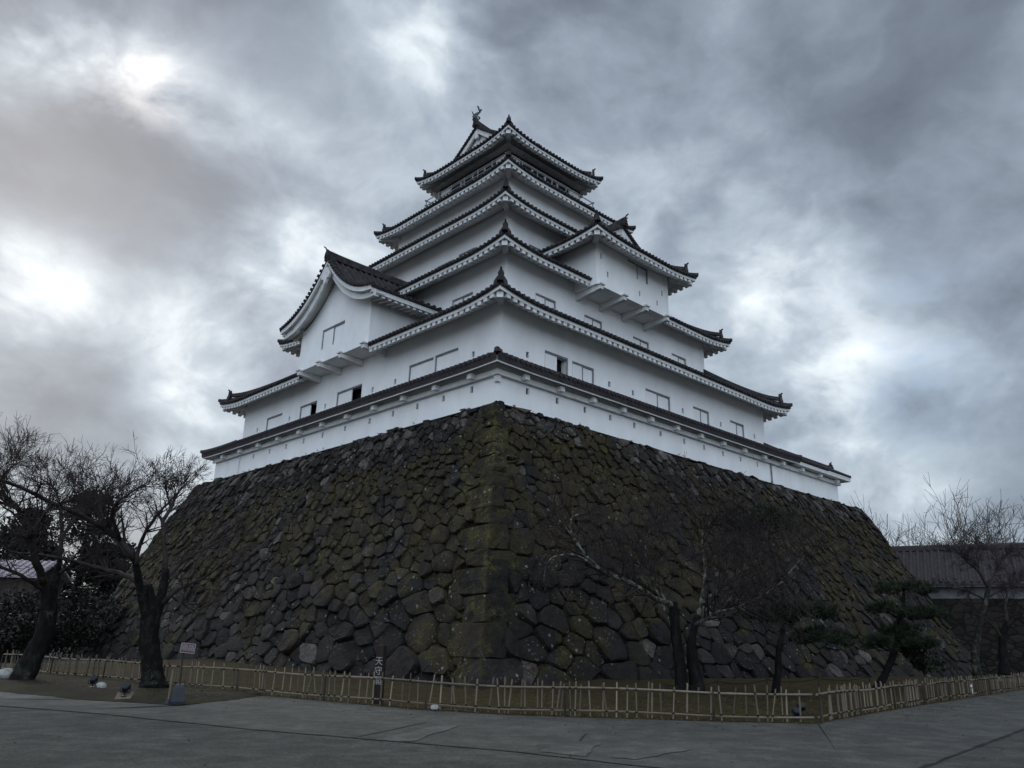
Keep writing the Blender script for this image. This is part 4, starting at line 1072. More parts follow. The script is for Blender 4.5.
# ------------------------------------------------------------------ bamboo fences
def walk(pl, s):
    for a, c in zip(pl, pl[1:]):
        d = (c-a).length
        if s <= d: return a+(c-a)*(s/d), (c-a).normalized()
        s -= d
    return pl[-1].copy(), (pl[-1]-pl[-2]).normalized()
def plen(pl): return sum((c-a).length for a, c in zip(pl, pl[1:]))
def bamboo(b, p0, p1, r, rng, nodes=3):
    p0, p1 = Vector(p0), Vector(p1); pts = []; rr = []
    for k in range(nodes+1):
        f = k/nodes
        for e, m_ in ((-.012, 1.0), (0, 1.14), (.012, .98)):
            g = min(1, max(0, f+e)); pts.append(p0.lerp(p1, g)); rr.append(r*m_)
    b.tube(pts, rr, 7)
def fence(pl, label, spacing, seed, tilt, post_every=3.3):
    rng = random.Random(seed); Ltot = plen(pl)
    ro = thing('bamboo_fence', pl[0], label, 'fence')
    zb = lambda p: .012 if True else 0
    for hgt, rr in ((.60, .022), (.12, .020)):
        b = MB(); b.tone = .55; s = 0.0
        while s < Ltot:
            e = min(Ltot, s+3.2); pts = []; 
            for k in range(9):
                p, d = walk(pl, s+(e-s)*k/8); pts.append(p+Vector((0, 0, hgt+.02*math.sin((s+(e-s)*k/8)*1.1)+zb(p))))
            rad = [rr*(1.12 if k % 3 == 0 else 1) for k in range(9)]
            b.tone = rng.uniform(.4, .8); b.tube(pts, rad, 7); s = e-.15 if e < Ltot else Ltot
        b.build('rail', BAMBOO, ro)
    s = .05; 
    while s < Ltot:
        p, d = walk(pl, s); nrm_ = Vector((-d.y, d.x, 0)); b = MB(); b.tone = rng.uniform(.0, .2)
        b.tube([p-nrm_*.05+Vector((0, 0, 0)), p-nrm_*.05+Vector((0, 0, .62))], [.026, .022], 8); b.build('post', DWOOD, ro); s += post_every
    spots = []; s = .12
    while s < Ltot-.1: spots.append(s); s += spacing*(rng.uniform(.75, 1.2) if rng.random() > .3 else .36)
    far = MB(); cp_ = Vector((CAM.x, CAM.y, 0)); order = sorted(spots, key=lambda q: (walk(pl, q)[0]-cp_).length)
    for n, s in enumerate(order):
        p, d = walk(pl, s); nrm_ = Vector((-d.y, d.x, 0)); b = MB() if n < 99 else far; b.cm = 0; b.tone = min(1, max(0, rng.gauss(.5, .24)))
        tl = rng.gauss(0, tilt) + (rng.choice((-.16, .14)) if rng.random() < .1 else 0); top = rng.uniform(.70, .80)
        o = nrm_*.035*rng.choice((-1, 1)); a_ = p+o+Vector((0, 0, .035)); c = p+o+d*tl*top+Vector((0, 0, top))
        bamboo(b, a_, c, rng.uniform(.015, .021), rng)
        b.cm = 1
        for hgt in (.60, .12):
            q = a_.lerp(c, hgt/top); b.tube([q-Vector((0, 0, .016)), q+Vector((0, 0, .018))], .028, 6)
        if n < 99: b.build('picket', [BAMBOO, ROPE], ro)
    if far.v: far.build('picket', [BAMBOO, ROPE], ro)['kind'] = 'stuff'
    return ro
fence(FENCE_F[1:], 'long low bamboo fence running from far left to the corner beside the path', .27, 5, .05)
fence(FENCE_R, 'weathered bamboo fence turning back along the right side of the lawn', .30, 6, .04)

# ------------------------------------------------------------------ trees
def catmull(P, n=4):
    if len(P) < 3: return P
    o = []; Q = [P[0]*2-P[1]]+P+[P[-1]*2-P[-2]]
    for i in range(1, len(Q)-2):
        for k in range(n):
            t = k/n; a, b_, c, d = Q[i-1], Q[i], Q[i+1], Q[i+2]
            o.append(.5*((2*b_)+(c-a)*t+(2*a-5*b_+4*c-d)*t*t+(3*b_-a-3*c+d)*t**3))
    o.append(P[-1]); return o
def rvec(rng): 
    v = Vector((rng.gauss(0, 1), rng.gauss(0, 1), rng.gauss(0, 1))); return v.normalized()
def grow(b, p, d, r, ln, lev, rng, cfg):
    n = 5 if lev > 1 else 4 if lev == 1 else 3
    pts = [p.copy()]; rad = [r]; dd = d.copy()
    for k in range(n):
        dd = (dd+rvec(rng)*cfg.get('wig', .22)+Vector((0, 0, cfg.get('up', .10)))).normalized()
        p = p+dd*ln/n; pts.append(p.copy()); rad.append(max(cfg['rmin']*.7, r*(1-.62*(k+1)/n)))
    b.cm = 1; b.tube(pts, rad, 6 if r > .05 else 4 if r > .02 else 3, cap=r > .04); b.cm = 0
    if lev <= 0: return
    m = cfg['kids'][min(lev-1, len(cfg['kids'])-1)]
    for k in range(m):
        f = rng.uniform(.25, 1.0) if k else 1.0
        i = min(n-1, int(f*n)); q = pts[i].lerp(pts[i+1], min(1, f*n-i)); base = (pts[i+1]-pts[i]).normalized()
        side = base.cross(rvec(rng)).normalized(); ang = rng.uniform(.45, 1.05) if f < .98 else .2
        nd_ = (base*math.cos(ang)+side*math.sin(ang)).normalized()
        rr = max(cfg['rmin'], rad[i]*rng.uniform(.42, .62)); grow(b, q, nd_, rr, ln*rng.uniform(.48, .78), lev-1, rng, cfg)
def limb(b, pix, seed, cfg, spawn, lev, lnk, start=.3, sides=8):
    """a limb through the given points; pix entries (px, py, distance, radius)"""
    rng = random.Random(seed)
    P = [at(a, c, D) for a, c, D, r in pix]; rs = [r for *_, r in pix]; n = 4 if spawn else 9
    Q = catmull(P, n); rad = []
    for i in range(len(rs)-1): rad += [rs[i]+(rs[i+1]-rs[i])*k/n for k in range(n)]
    rad.append(rs[-1]); Q = [q+rvec(rng)*(min(.05, rad[i]*.25) if spawn else .006) if 0 < i < len(Q)-1 else q for i, q in enumerate(Q)]
    if spawn: rad = [r*.80 for r in rad]
    v0 = len(b.v); b.tube(Q, [r*rng.uniform(.94, 1.07) for r in rad] if spawn else rad, sides)
    if not spawn:
        k_ = 0
        for i in range(len(Q)):
            for j_ in range(sides):
                c_ = Q[i]; v_ = Vector(b.v[v0+k_]); th_ = j_*6.283/sides; f_ = 1+.085*math.sin(3*th_+i*.09+seed)+.05*math.sin(5*th_-i*.16)+.035*math.sin(i*.8+2*th_)+rng.uniform(-.025, .025); b.v[v0+k_] = tuple(c_+(v_-c_)*f_); k_ += 1
    for k in range(spawn):
        f = rng.uniform(start, 1); x = f*(len(Q)-1); i = min(len(Q)-2, int(x)); q = Q[i].lerp(Q[i+1], x-i); base = (Q[i+1]-Q[i]).normalized()
        side = base.cross(rvec(rng)).normalized()+Vector((0, 0, .35)); ang = rng.uniform(.5, 1.15)
        d = (base*math.cos(ang)+side.normalized()*math.sin(ang)).normalized()
        grow(b, q, d, max(cfg['rmin'], min(.055, rad[i]*rng.uniform(.35, .6))), lnk*LK*rng.uniform(.6, 1.25)*(1.1-.3*f), lev, rng, cfg)
    return Q
CH = dict(kids=(3, 4, 3), rmin=.0062, wig=.15, up=.02)
LK, SPF = .56, 2.1
def cherry(name, base, label, trunks, limbs, mt, ml, cfg=CH, cat='tree', group=None):
    ro = thing(name, base, label, cat, group)
    b = MB()
    for k, t in enumerate(trunks):
        limb(b, t, 100+k, cfg, 0, 0, 1, sides=16)
    p = t[0]
    tr = b.build('trunk', mt, ro, smooth=True)
    b = MB()
    for k, (pix, spawn, lev, lnk, start) in enumerate(limbs): limb(b, pix, 200+k*7+len(limbs), cfg, int(spawn*SPF), lev, lnk, start)
    b.build('crown', [ml, TWIG], ro, smooth=True)
    return ro
DA = 25.6; A_ = gp(152, 693)
cherry('cherry_tree', (A_.x, A_.y, 0), 'bare cherry tree with a stout upright trunk beside the small reddish sign', [
    [(153, 694, 25.4, .414), (152, 684, DA, .326), (151, 660, DA, .274), (149, 640, DA, .252), (150, 612, DA, .237), (147, 585, DA, .148)],
    [(151, 625, DA, .192), (160, 600, DA, .133), (166, 570, DA+.3, .089)],
    [(148, 622, DA, .163), (140, 590, DA-.3, .111), (134, 556, DA-.6, .085)]],
    [([(134, 558, DA-.6, .118), (118, 538, 25, .096), (90, 520, 24.4, .081), (50, 502, 23.6, .067), (10, 483, 22.8, .052), (-30, 470, 22.4, .037)], 16, 3, 1.7, .1),
     ([(136, 565, DA-.6, .089), (140, 545, 24.8, .074), (152, 522, 24.0, .052), (168, 503, 23.6, .037), (185, 485, 23.4, .018)], 9, 3, 1.3, .2),
     ([(166, 572, DA+.3, .111), (164, 545, 26, .089), (163, 522, 26.4, .081), (172, 506, 26.8, .059), (180, 490, 27, .030), (193, 477, 27.2, .011)], 10, 3, 1.2, .3),
     ([(147, 588, DA, .148), (125, 575, 27, .096), (95, 567, 28.5, .067), (50, 556, 30, .044), (10, 552, 31, .030)], 10, 3, 1.5, .2),
     ([(165, 580, DA+.3, .089), (185, 560, 26.5, .067), (212, 545, 27.2, .044), (245, 531, 27.8, .030)], 9, 3, 1.2, .2),
     ([(160, 605, DA, .104), (180, 588, 25, .067), (205, 577, 24.6, .044), (228, 560, 24.2, .022)], 8, 2, 1.2, .3),
     ([(134, 560, DA-.5, .081), (108, 530, 26.4, .059), (100, 504, 27, .044), (102, 488, 27.4, .022)], 9, 3, 1.3, .2),
     ([(120, 540, 25, .067), (112, 510, 24, .052), (130, 493, 23.4, .030), (150, 481, 23, .015)], 8, 3, 1.2, .2),
     ([(170, 595, DA, .059), (195, 610, 25, .037), (215, 600, 24.6, .022)], 6, 2, 1.0, .2)],
    BARK, TWIG)
DB = 29.4; B_ = gp(22, 684)
cherry('cherry_tree', (B_.x, B_.y, 0), 'bare cherry tree with a dark trunk leaning right, at the far left', [
    [(19, 690, DB-.1, .502), (24, 676, DB, .334), (34, 655, DB, .274), (44, 634, DB, .266), (48, 606, DB, .243), (44, 582, DB, .129)],
    [(46, 612, DB, .213), (53, 590, DB+.3, .137), (58, 565, DB+.5, .099)]],
    [([(44, 585, DB, .167), (35, 558, 28.6, .129), (28, 530, 28, .106), (16, 506, 27.4, .084), (0, 492, 27, .068), (-14, 480, 26.6, .038)], 14, 3, 1.9, .15),
     ([(30, 540, 28.3, .099), (45, 513, 28, .076), (62, 503, 27.6, .061), (90, 497, 27.2, .046), (125, 498, 27, .023)], 13, 3, 1.6, .15),
     ([(58, 568, DB+.5, .091), (62, 530, 30, .076), (58, 500, 30.3, .061), (54, 488, 30.4, .046), (40, 478, 30.4, .023)], 12, 3, 1.6, .2),
     ([(60, 540, 30, .076), (82, 506, 30.6, .053), (84, 492, 31, .038), (78, 481, 31, .023)], 10, 3, 1.5, .2),
     ([(20, 509, 27.5, .068), (-5, 500, 26.6, .046), (-40, 487, 26, .030)], 8, 3, 1.5, .2),
     ([(8, 492, 27.1, .053), (2, 478, 27.3, .038), (12, 467, 27.5, .023), (22, 461, 27.7, .009)], 8, 3, 1.3, .2),
     ([(44, 590, DB, .091), (20, 575, 28.6, .068), (-15, 560, 28, .046)], 7, 3, 1.4, .2),
     ([(56, 575, DB+.5, .076), (80, 560, 29.4, .053), (105, 548, 29, .038)], 8, 3, 1.3, .2)],
    BARK, TWIG)
LK, SPF = .85, 3.2
DC = 25.4; C_ = Vector((1.9, -6.8, .35))
cherry('cherry_tree', C_, 'bare twin-trunked cherry with pale lichened limbs before the right face of the stone base', [
    [(680, 697, DC, .252), (681, 684, DC, .192), (679, 660, DC, .155), (676, 635, DC, .148), (674, 612, DC, .155), (673, 602, DC, .126)],
    [(696, 697, DC+.1, .311), (697, 684, DC+.1, .222), (693, 660, DC+.1, .163), (692, 640, DC, .126), (698, 615, DC, .096)]],
    [([(698, 617, DC, .096), (703, 590, DC, .074), (705, 565, DC, .063), (702, 543, DC, .059), (706, 528, DC, .056), (718, 524, DC-.2, .044), (735, 529, DC-.4, .022)], 12, 3, 1.2, .2),
     ([(674, 606, DC, .111), (655, 598, DC-.6, .096), (626, 580, DC-1.4, .089), (600, 570, DC-2, .081), (580, 548, DC-2.5, .067), (562, 524, DC-3, .052), (547, 509, DC-3.3, .030)], 14, 2, 1.2, .2),
     ([(580, 548, DC-2.5, .052), (570, 528, DC-2.2, .044), (574, 516, DC-2.0, .037), (592, 514, DC-1.9, .018)], 5, 2, .8, .3),
     ([(600, 570, DC-2, .052), (578, 556, DC-2.6, .037), (556, 556, DC-3, .030), (546, 566, DC-3.2, .022), (544, 582, DC-3.3, .015)], 5, 2, .8, .3),
     ([(694, 626, DC, .081), (715, 613, DC-.5, .067), (740, 606, DC-1, .052), (775, 588, DC-1.5, .037), (804, 555, DC-1.8, .015)], 14, 3, 1.5, .1),
     ([(676, 632, DC, .074), (660, 600, DC+.4, .052), (646, 560, DC+.8, .037), (650, 530, DC+1, .022), (672, 505, DC+1.1, .009)], 10, 3, 1.3, .2),
     ([(700, 605, DC, .059), (730, 580, DC+.4, .044), (758, 560, DC+.7, .022)], 9, 3, 1.3, .2),
     ([(672, 612, DC, .044), (650, 575, DC-.8, .030), (620, 545, DC-1.2, .015)], 8, 3, 1.1, .2)],
    BARK, LICH)
LK, SPF = .22, 2.4
DD = 41; D_ = at(976, 675, DD)
cherry('bare_tree', (D_.x, D_.y, D_.z-.1), 'slim bare tree with a pale lichen-spotted trunk behind the right bamboo fence', [
    [(977, 676, DD, .187), (975, 655, DD, .144), (979, 630, DD, .122), (985, 605, DD, .108), (989, 585, DD, .094)]],
    [([(989, 588, DD, .086), (978, 571, DD-.5, .072), (966, 560, DD-1, .058), (959, 553, DD-1.3, .043), (944, 551, DD-1.6, .022)], 14, 3, 1.8, .1),
     ([(988, 585, DD, .079), (998, 566, DD+.6, .058), (1004, 556, DD+1, .043), (1016, 550, DD+1.2, .022)], 14, 3, 1.8, .1),
     ([(985, 600, DD, .058), (965, 590, DD-1, .043), (940, 585, DD-1.6, .022)], 9, 3, 1.5, .2),
     ([(986, 598, DD, .065), (1006, 588, DD+.4, .050), (1035, 575, DD+.8, .029)], 9, 3, 1.5, .2),
     ([(966, 561, DD-1, .043), (976, 552, DD-.8, .029), (986, 545, DD-.6, .014)], 8, 3, 1.4, .2)],
    LICH2, TWIG)
DE = 39; E_ = at(1004, 674, DE)
cherry('bare_tree', (E_.x, E_.y, E_.z-.1), 'dark crooked bare tree with a bent limb at the right edge, behind the bamboo fence', [
    [(1004, 675, DE, .216), (1003, 655, DE, .166), (1003, 635, DE, .144), (1008, 622, DE, .115)]],
    [([(1006, 628, DE, .108), (1016, 618, DE-.3, .086), (1030, 618, DE-.6, .065), (1050, 625, DE-.8, .036)], 7, 3, 1.4, .2),
     ([(1008, 624, DE, .086), (1006, 600, DE+.3, .065), (1014, 578, DE+.5, .043), (1030, 560, DE+.7, .022)], 10, 3, 1.6, .1),
     ([(1003, 640, DE, .065), (990, 622, DE-.4, .043), (972, 612, DE-.8, .022)], 8, 3, 1.3, .2)],
    BARK, TWIG)

def needles(b, c, rx, ry, rz, n, rng, ln=.20):
    for _ in range(n):
        v = rvec(rng); f = rng.random()**.35; p = Vector((c[0]+v.x*rx*f, c[1]+v.y*ry*f, c[2]+v.z*rz*f))
        out = Vector((v.x, v.y, abs(v.z)*.6+.5)).normalized()
        for k in range(9):
            d = (out+rvec(rng)*.75).normalized(); s = d.cross(rvec(rng)).normalized()*.0095; e = p+d*ln*rng.uniform(.7, 1.2)
            b.tone = min(1, max(0, rng.gauss(.5, .2))); b.face(b.vert(p-s), b.vert(p+s), b.vert(e))
def pine(base, label, trunk, pads, seed, stems=True):
    ro = thing('pine_tree', base, label, 'tree'); rng = random.Random(seed); b = MB()
    Q = limb(b, trunk, seed, CH, 0, 0, 1, sides=9)
    for (px, py, D, w, h) in pads:
        c = at(px, py, D); q = min(Q[len(Q)//3:], key=lambda v: (v-c).length); mid = q.lerp(c, .5)+Vector((0, 0, -.1))
        b.tube([q, mid, c], [.055, .045, .025], 5)
        for k in range(7):
            e = c+Vector((rng.uniform(-w, w)*.8, rng.uniform(-w, w)*.8, rng.uniform(-.05, .1))); b.tube([mid.lerp(c, rng.random()), e], [.02, .01], 4)
    b.build('trunk', BARK, ro, smooth=True)
    b = MB()
    for (px, py, D, w, h) in pads:
        c = at(px, py, D)
        for k in range(int(8+w*14)):
            a = rng.uniform(0, 6.28); rr = w*math.sqrt(rng.random())*1.05
            needles(b, c+Vector((math.cos(a)*rr, math.sin(a)*rr, rng.uniform(-.45, .45)*h+h*.5*(1-(rr/w)**2))), rng.uniform(.14, .34), rng.uniform(.14, .34), .16, rng.randint(14, 44), rng)
    b.build('crown', NEEDLE, ro)
DP = 36.0; P_ = at(876, 690, DP)
pine((P_.x, P_.y, P_.z), 'layered green pine with a leaning trunk behind the right bamboo fence',
     [(876, 690, DP, .17), (886, 672, DP, .14), (895, 650, DP, .12), (900, 625, DP, .10), (904, 600, DP, .07), (903, 588, DP, .04)],
     [(903, 589, DP, .95, .35), (887, 611, DP-.5, .6, .3), (922, 614, DP+.4, .85, .3), (900, 634, DP+.6, .8, .35), (878, 645, DP-.4, .5, .3), (917, 645, DP-.2, .7, .35)], 31)
DQ = 27.0; Q_ = at(775, 693, DQ)
pine((Q_.x, Q_.y, Q_.z), 'sparse dark pine with thin trunk before the mossy right face of the stone base',
     [(775, 694, DQ, .13), (778, 672, DQ, .11), (779, 650, DQ, .09), (785, 615, DQ+.3, .07), (778, 575, DQ+.8, .06), (768, 540, DQ+1.2, .04)],
     [(770, 524, DQ+1.3, .85, .5), (745, 530, DQ+1.0, .5, .3), (800, 613, DQ+.4, 1.0, .25), (775, 620, DQ, .7, .2), (825, 640, DQ+.6, .7, .3)], 32)
shr = []
def shrub(base, r, h, label, seed, n=700, mt=LEAF, leaf=.10, group=None):
    ro = thing('shrub', base, label, 'shrub', group); rng = random.Random(seed); b = MB(); base = Vector(base)
    for k in range(9):
        a = rng.uniform(0, 6.28); e = base+Vector((math.cos(a)*r*.7, math.sin(a)*r*.7, h*rng.uniform(.5, .9))); b.tube([base+Vector((0, 0, -.05)), base.lerp(e, .5)+Vector((0, 0, .1)), e], [.03, .02, .008], 4)
    b.build('stem', TWIG, ro); b = MB()
    cl = [(base+Vector((rng.uniform(-r, r)*.75, rng.uniform(-r, r)*.75, h*rng.uniform(.25, .85))), rng.uniform(.25, .5)*r) for _ in range(12)]
    for _ in range(n):
        c, cr = rng.choice(cl); p = c+rvec(rng)*cr*rng.random()**.4; s = rvec(rng)*leaf; t = s.cross(rvec(rng)).normalized()*leaf*.5
        b.tone = min(1, max(0, rng.gauss(.5, .22))); b.face(b.vert(p-s), b.vert(p+t), b.vert(p+s), b.vert(p-t))
    b.build('foliage', mt, ro); return ro
q = at(925, 672, 37.5); shrub((q.x, q.y, q.z-.1), .9, 1.6, 'small dense green shrub on the lawn beside the layered pine', 41, 1400, NEEDLE, .09)
# evergreens far left, behind the cherry trees
def evergreen(base, h, r, label, seed, n=7500, leaf=.24, narrow=1.0):
    ro = thing('evergreen_tree', base, label, 'tree', 'dark evergreens beyond the left end of the fence'); rng = random.Random(seed); base = Vector(base); b = MB()
    tops = [base, base+Vector((.1, 0, h*.4)), base+Vector((0, .1, h*.92))]
    b.tube(tops, [r*.09, r*.07, .04], 8)
    cl = []
    for k in range(46):
        f = rng.uniform(.12, 1); rad = r*(1-f)**.55*(1.0 if f > .25 else .9)*rng.uniform(.5, 1.05); a = rng.uniform(0, 6.28)
        c = base+Vector((math.cos(a)*rad, math.sin(a)*rad, h*f)); cl.append((c, r*rng.uniform(.18, .34)))
        b.tube([base+Vector((0, 0, h*f*.85)), c], [.05, .02], 4, cap=False)
    b.build('trunk', BARK, ro); b = MB()
    for _ in range(n):
        c, cr = rng.choice(cl); v = rvec(rng); p = c+Vector((v.x, v.y, v.z*.7))*cr*rng.random()**.4; s = (rvec(rng)+Vector((0, 0, -.3)))*leaf*rng.uniform(.6, 1.2); t = s.cross(rvec(rng)).normalized()*leaf*.4
        b.tone = min(1, max(0, rng.gauss(.45, .22))); b.face(b.vert(p-s), b.vert(p+t), b.vert(p+s), b.vert(p-t))
    b.build('crown', LEAF, ro); return ro
for (px, D, ytop, r, lab, sd_) in (
    (66, 80, 494, 4.6, 'broad dark evergreen with a rounded top, tallest behind the leaning cherry tree', 51),
    (6, 74, 512, 4.2, 'dark evergreen at the far left edge of the picture', 52),
    (30, 96, 556, 5.2, 'low dark evergreen far behind the shed roof, left of the leaning cherry trunk', 55),
    (88, 98, 558, 5.2, 'low dark evergreen far back, just right of the leaning cherry trunk', 56),
    (110, 92, 545, 4.2, 'low dark evergreen far back between the two left cherry trunks', 53)):
    g = at(px, 640, D); tp = at(px, ytop, D); evergreen((g.x, g.y, 0), tp.z, r, lab, sd_)
for (px, D, h, r, lab, sd_) in ((4, 46, 2.0, 2.0, 'low dark shrub behind the fence at the far left edge', 61), (20, 50, 3.2, 2.8, 'dark leafy shrub before the shed wall at far left', 62), (62, 54, 3.6, 3.0, 'tall dark shrub right of the leaning cherry trunk, behind the fence', 64)):
    g = at(px, 650, D); shrub((g.x, g.y, 0), r, h, lab, sd_, 4200, LEAF, .11, 'dark shrubs behind the left fence')
# bare trees beyond the long roof at right
CF = dict(kids=(4, 4, 3), rmin=.022, wig=.20, up=.06)
def far_tree(base, h, label, seed):
    ro = thing('bare_tree', base, label, 'tree', 'bare trees beyond the long tiled roof'); rng = random.Random(seed); base = Vector(base); b = MB(); t = base+Vector((0, 0, h*.42))
    b.tube([base, base+Vector((.1, .1, h*.2)), t], [h*.028, h*.022, h*.018], 8); b.build('trunk', BARK, ro); b = MB()
    for k in range(9):
        a = k*.7+rng.uniform(-.3, .3); el_ = rng.uniform(.5, 1.2); d = Vector((math.cos(a)*math.cos(el_), math.sin(a)*math.cos(el_), math.sin(el_)))
        grow(b, base.lerp(t, rng.uniform(.75, 1)), d, h*.011, h*rng.uniform(.30, .44), 3, rng, CF)
    b.build('crown', TWIG, ro)
for (px, ytop, D, lab, sd_) in ((915, 528, 104, 'bare tree crown showing just right of the stone base slope, above the roof end', 71), (940, 522, 96, 'bare tree crown above the roof, left of the slim lichened tree', 72), (985, 512, 100, 'bare tree crown above the roof, right behind the slim lichened tree', 73), (1018, 518, 94, 'bare tree crown above the roof at the right edge', 74), (962, 520, 110, 'bare tree farthest back behind the slim lichened tree', 75)):
    g = at(px, 640, D); tp = at(px, ytop, D); far_tree((g.x, g.y, 0), tp.z, lab, sd_)

# ------------------------------------------------------------------ long storehouse on its stone wall, right
DG = 76; G0, G1 = at(915, 552, DG), at(1024, 546, DG)
gd = (G1-G0); gd.z = 0; gd.normalize(); gn = Vector((gd.y, -gd.x, 0)); 
if gn.dot(Vector((CAM.x, CAM.y, 0))-G0) < 0: gn = -gn
zr = (G0.z+G1.z)/2; st_ = G0-gd*14; st_.z = 0; Lg = 52
hs = thing('storehouse', st_+gd*Lg*.5, 'long low building with a dark tiled roof and pale wall band at far right', 'building')
def gpnt(a, n_, z): return st_+gd*a+gn*n_+Vector((0, 0, z))
ze = at(1000, 585, DG-3).z; run = 3.4
b = MB()
for sg in (1, -1):
    b.poly([gpnt(0, 0, zr), gpnt(Lg, 0, zr), gpnt(Lg, sg*run, ze+.1), gpnt(0, sg*run, ze+.1)])
    for i in range(int(Lg/.52)):
        a = .15+i*.52; rings = []
        for j in range(3):
            c = gpnt(a, sg*run*j/2, zr+(ze+.1-zr)*j/2+.02); rings.append([c+gd*math.cos(x)*.13+Vector((0, 0, math.sin(x)*.15)) for x in (0, .9, 1.57, 2.2, 3.1416)])
        b.loft(rings, close=False, cap=False)
    b.poly([gpnt(0, sg*run, ze+.1), gpnt(Lg, sg*run, ze+.1), gpnt(Lg, sg*run, ze-.02), gpnt(0, sg*run, ze-.02)])
rf = b.build('roof', TILE_R, hs)
b = MB(); ridge_bar(b, gpnt(-.2, 0, zr-.05), gpnt(Lg+.2, 0, zr-.05), .22, .45); b.build('ridge', TILE_R, rf, fixn=True)
b = MB(); b.box(gpnt(Lg/2, 0, (ze+ze-1.5)/2+.05), gd*(Lg/2-.3), gn*(run-.9), Vector((0, 0, .80))); b.build('wall', GREYD, hs)
b = MB(); b.box(gpnt(Lg/2, run-.5, ze-.08), gd*(Lg/2), gn*.40, Vector((0, 0, .05))); b.build('eave', GREYD, rf)
sw = thing('stone_wall', st_+gd*Lg*.5, 'dark stone retaining wall carrying the long low building at right', 'wall')
b = MB(); zt = ze-1.0
nU, nV = 60, 8; rng = random.Random(5); ids = []
for j in range(nV+1):
    ids.append([b.vert(gpnt(Lg*i/nU, run-.6+(1-j/nV)*1.6+rng.uniform(-.06, .06), zt*j/nV)) for i in range(nU+1)])
for j in range(nV):
    for i in range(nU): b.face(ids[j][i], ids[j][i+1], ids[j+1][i+1], ids[j+1][i])
b.poly([gpnt(0, run-.6, zt), gpnt(Lg, run-.6, zt), gpnt(Lg, -run, zt), gpnt(0, -run, zt)])
b.poly([gpnt(0, -run, 0), gpnt(Lg, -run, 0), gpnt(Lg, -run, zt), gpnt(0, -run, zt)])
b.build('facing', MASON, sw, smooth=False)
# pale roofed shed far left, seen through the trees
g = at(12, 640, 56); sd0 = Vector((g.x, g.y, 0)); d1 = Vector((rgt.x, rgt.y, 0)); d2 = Vector((-rgt.y, rgt.x, 0)); zt2 = at(20, 560, 56).z; zb2 = at(20, 576, 54.6).z
sh = thing('shed', sd0, 'small shed with a pale pinkish roof glimpsed behind the leaning cherry tree', 'building')
b = MB()
for sg in (-1, 1):
    q = [sd0+d1*a+d2*n_+Vector((0, 0, z_)) for a, n_, z_ in ((-5, 0, zt2), (1.8, 0, zt2), (1.8, sg*1.9, zb2), (-5, sg*1.9, zb2))]; q2 = [p-Vector((0, 0, .12)) for p in q]; b.loft([q, q2])
    for k in range(17): p0 = sd0+d1*(-4.9+k*.41)+Vector((0, 0, zt2+.02)); p1 = p0+d2*sg*1.9+Vector((0, 0, zb2-zt2)); b.tube([p0, p1], .06, 5)
b.build('roof', PINKW, sh, fixn=True)
b = MB(); c = sd0-d1*1.6; b.box(c+Vector((0, 0, zb2/2)), d1*3.1, d2*1.5, Vector((0, 0, zb2/2-.02))); b.build('wall', DWOOD, sh)

# ------------------------------------------------------------------ signs, lamps, stones
def text(body, size, loc, xdir, ydir, m, parent, depth=.004, spacing=1.0):
    cu = bpy.data.curves.new('lettering', 'FONT'); cu.body = body; cu.size = size; cu.align_x = 'CENTER'; cu.align_y = 'CENTER'; cu.extrude = depth; cu.space_line = spacing
    cu.materials.append(m); o = bpy.data.objects.new('lettering', cu); scene.collection.objects.link(o); o.parent = parent
    x, y = Vector(xdir).normalized(), Vector(ydir).normalized(); z = x.cross(y)
    mm = Matrix.Identity(4)
    for i in range(3): mm[i][0], mm[i][1], mm[i][2] = x[i], y[i], z[i]
    l = Vector(loc)-root_loc(parent); mm[0][3], mm[1][3], mm[2][3] = l
    me = bpy.data.meshes.new_from_object(o); me.name = 'lettering'; bpy.data.objects.remove(o)
    o = bpy.data.objects.new('lettering', me); scene.collection.objects.link(o); o.parent = parent; o.matrix_local = mm; return o
sp = gp(378, 701, .08); sp.z = .0; zt = at(378, 646, math.hypot(sp.x-CAM.x, sp.y-CAM.y)).z
ps = thing('sign_post', sp, 'square brown wooden post with white vertical lettering behind the bamboo fence', 'sign')
vd = Vector((CAM.x-sp.x, CAM.y-sp.y, 0)).normalized(); a0 = math.atan2(vd.y, vd.x)-R(28); f1 = Vector((math.cos(a0), math.sin(a0), 0)); f2 = Vector((-f1.y, f1.x, 0)); w = .095
b = MB(); b.box(sp+Vector((0, 0, zt/2)), f1*w, f2*w, Vector((0, 0, zt/2)))
t4 = [sp+f1*x*w*1.06+f2*y*w*1.06+Vector((0, 0, zt)) for x, y in ((-1, -1), (1, -1), (1, 1), (-1, 1))]; b.loft([t4, [sp+Vector((0, 0, zt+.1))+(p-sp-Vector((0, 0, zt)))*.05 for p in t4]])
b.build('post', BROWN, ps, fixn=True)
text('天\n守\n閣', .22, sp+f1*(w+.004)+Vector((0, 0, zt*.55+.02)), Vector((0, 0, 1)).cross(f1), (0, 0, 1), GREYW, ps, .003, 1.05)

